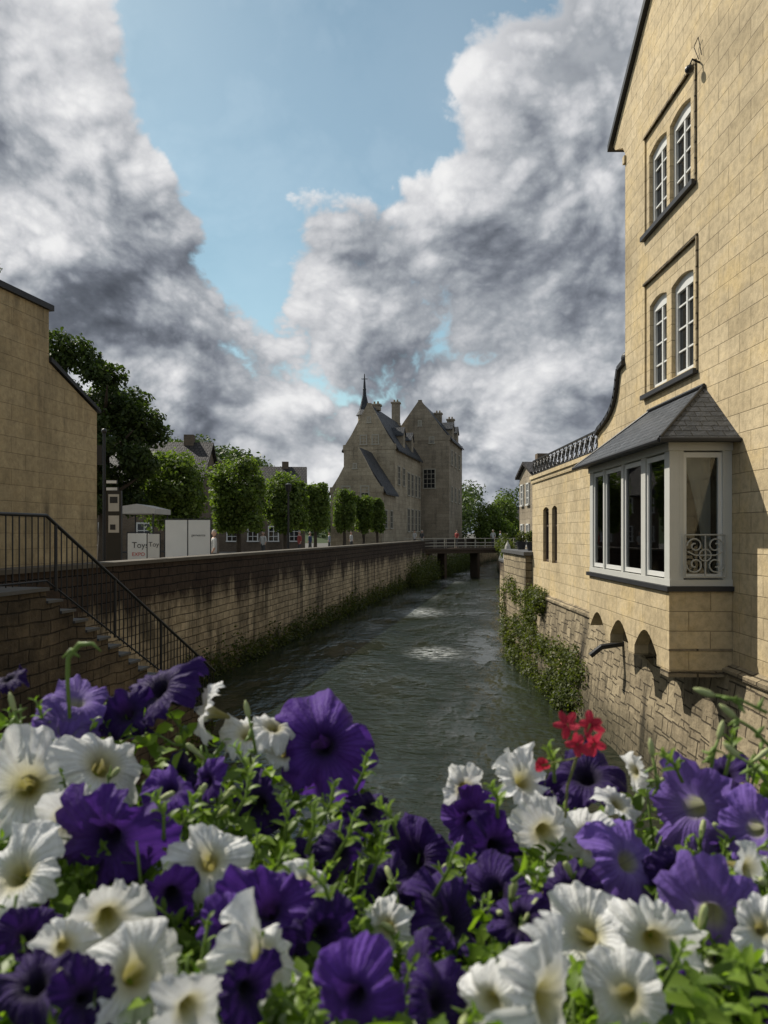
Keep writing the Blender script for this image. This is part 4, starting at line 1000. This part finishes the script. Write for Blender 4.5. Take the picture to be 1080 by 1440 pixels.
FL=[('w',40,1105,150),('w',145,1078,120),('w',292,1000,85),('w',293,1212,112),('w',192,1368,150),('w',372,1350,150),('w',350,1032,85),('w',385,1022,70),('w',25,1230,130),('w',735,1098,88),('w',765,1170,95),('w',828,1182,90),
('w',770,1405,180),('w',920,1325,130),('w',825,1315,125),('w',1050,1222,80),('w',1070,1305,80),('w',652,1108,60),('w',150,1290,115),('w',430,1250,85),('w',545,1305,75),('w',690,1408,100),('w',265,1415,110),('w',893,1085,50),('w',868,1132,60),('w',95,1150,90),
('w',400,1058,60),('w',880,1400,120),('w',90,1330,80),
('d',215,965,120),('p',455,1048,145),('l',108,985,95),('p',150,1178,155),('l',95,1025,95),('d',0,950,55),('p',378,1280,125),('d',360,1130,85),('p',498,1402,130),('d',640,1300,160),('d',832,1090,115),('l',975,1135,130),('l',885,1210,120),('l',1000,1290,155),
('l',1062,1165,100),('p',660,1150,85),('d',700,1190,95),('d',590,1375,110),('p',240,1110,75),('p',292,1098,60),('d',30,1395,120),('d',480,1200,80),('d',585,1210,110),('d',520,1140,70),('d',810,1262,90),('d',545,1250,90),('d',700,1260,100),
('p',60,1060,70),('d',170,1000,80),('d',340,1400,100),('d',230,1260,90),('p',320,1300,80),('d',620,1420,110),('d',100,1410,100),('d',450,1320,100),('d',760,1130,60),('d',20,1320,90),('d',960,1230,70),('d',1030,1090,70),('d',740,1300,90)]
def depth_for(u,v):
    top=np.interp(u,SU,SV); t=np.clip((v-top)/(1450-top),-.05,1.1); return .92-t*(.92-.44)
for k_,u,v,px in FL:
    y=depth_for(u,v)-.02; y=min(y,.9); c=cp(u,v,y); Rr=px/1000*y/2*1.06
    if k_=='d': c=c+Vector((0,.02,-.008))
    nrm=Vector((random.uniform(-.8,.8)-(u-540)/1800,random.uniform(-1.0,-.3),random.uniform(-.1,1.0))).normalized()
    if v<1060: nrm=Vector((random.uniform(-.6,.6),random.uniform(-.8,-.15),random.uniform(.2,.9))).normalized()
    petunia(k_,c,nrm,Rr,cup=random.uniform(-.32,.28),ruf=random.uniform(1.0,2.0))
for i in range(50):
    y=random.uniform(.42,.9); x=random.uniform(-1,1)*(.6*y+.15); z=float(surf(x,y))-random.uniform(.02,.06)
    petunia(random.choice('ddpdw'),(x,y,z),Vector((random.uniform(-.6,.6),random.uniform(-.9,.2),random.uniform(.1,.9))).normalized(),random.uniform(.02,.032),cup=random.uniform(-.5,.4),ruf=1.5)
nm={'w':'white_blooms','p':'violet_blooms','d':'dark_purple_blooms','l':'lavender_blooms'}
for k_,D_ in FD.items(): npmesh(nm[k_],np.concatenate(D_['V']),np.concatenate(D_['F']),FM[k_],PL,uv=np.concatenate(D_['U']),smooth=True)
GE=empty('red_geranium'); rm=flowermat('geranium_petal',(.35,.01,.03),(.60,.03,.07),(.72,.05,.10),(.4,.01,.03),.4)
V=[];F=[];Uv=[];k=0
def petal(c,nrm,dr,l,wd):
    global k
    c=np.array(c);nrm=np.array(nrm);dr=np.array(dr);b=np.cross(nrm,dr); bend=random.uniform(-.5,.5); l*=random.uniform(.8,1.2)
    for i in range(6):
        t=i/5; w_=wd*math.sin(math.pi*(.12+.76*t))**.8
        for j in (-1,-.5,0,.5,1):
            V.append(c+dr*l*t+b*w_*j*.5+nrm*(l*bend*t*t-abs(j)*.10*l+.07*l*math.sin(j*5+t*4))); Uv.append((j*.1+.5,.3+.7*t))
    for i in range(5):
        for j in range(4): F.append((k+i*5+j,k+i*5+j+1,k+i*5+j+6,k+i*5+j+5))
    k+=30
st=MB()
base=cp(795,1150,.8); st.tube([base,cp(798,1105,.8),cp(812,1062,.8)],.0016,6)
for (u,v) in [(798,1018),(830,1018),(812,1046),(836,1046),(762,1076)]:
    c=cp(u,v,.8+random.uniform(-.015,.01)); st.tube([cp(812,1066,.8),c],.001,5)
    nrm=Vector((random.uniform(-.8,.8),-1,random.uniform(-.4,.9))).normalized(); a=nrm.orthogonal().normalized(); b2=nrm.cross(a); a0=random.random()*6
    for i in range(5):
        an=a0+i*1.2566+random.uniform(-.2,.2); petal(c,nrm,a*math.cos(an)+b2*math.sin(an),.0150 if u!=762 else .009,.0095)
npmesh('petals',np.array(V),np.array(F),rm,GE,uv=np.array(Uv),smooth=True); st.obj('stalks',simple('geranium_stalk',(.16,.17,.05),.5),GE)
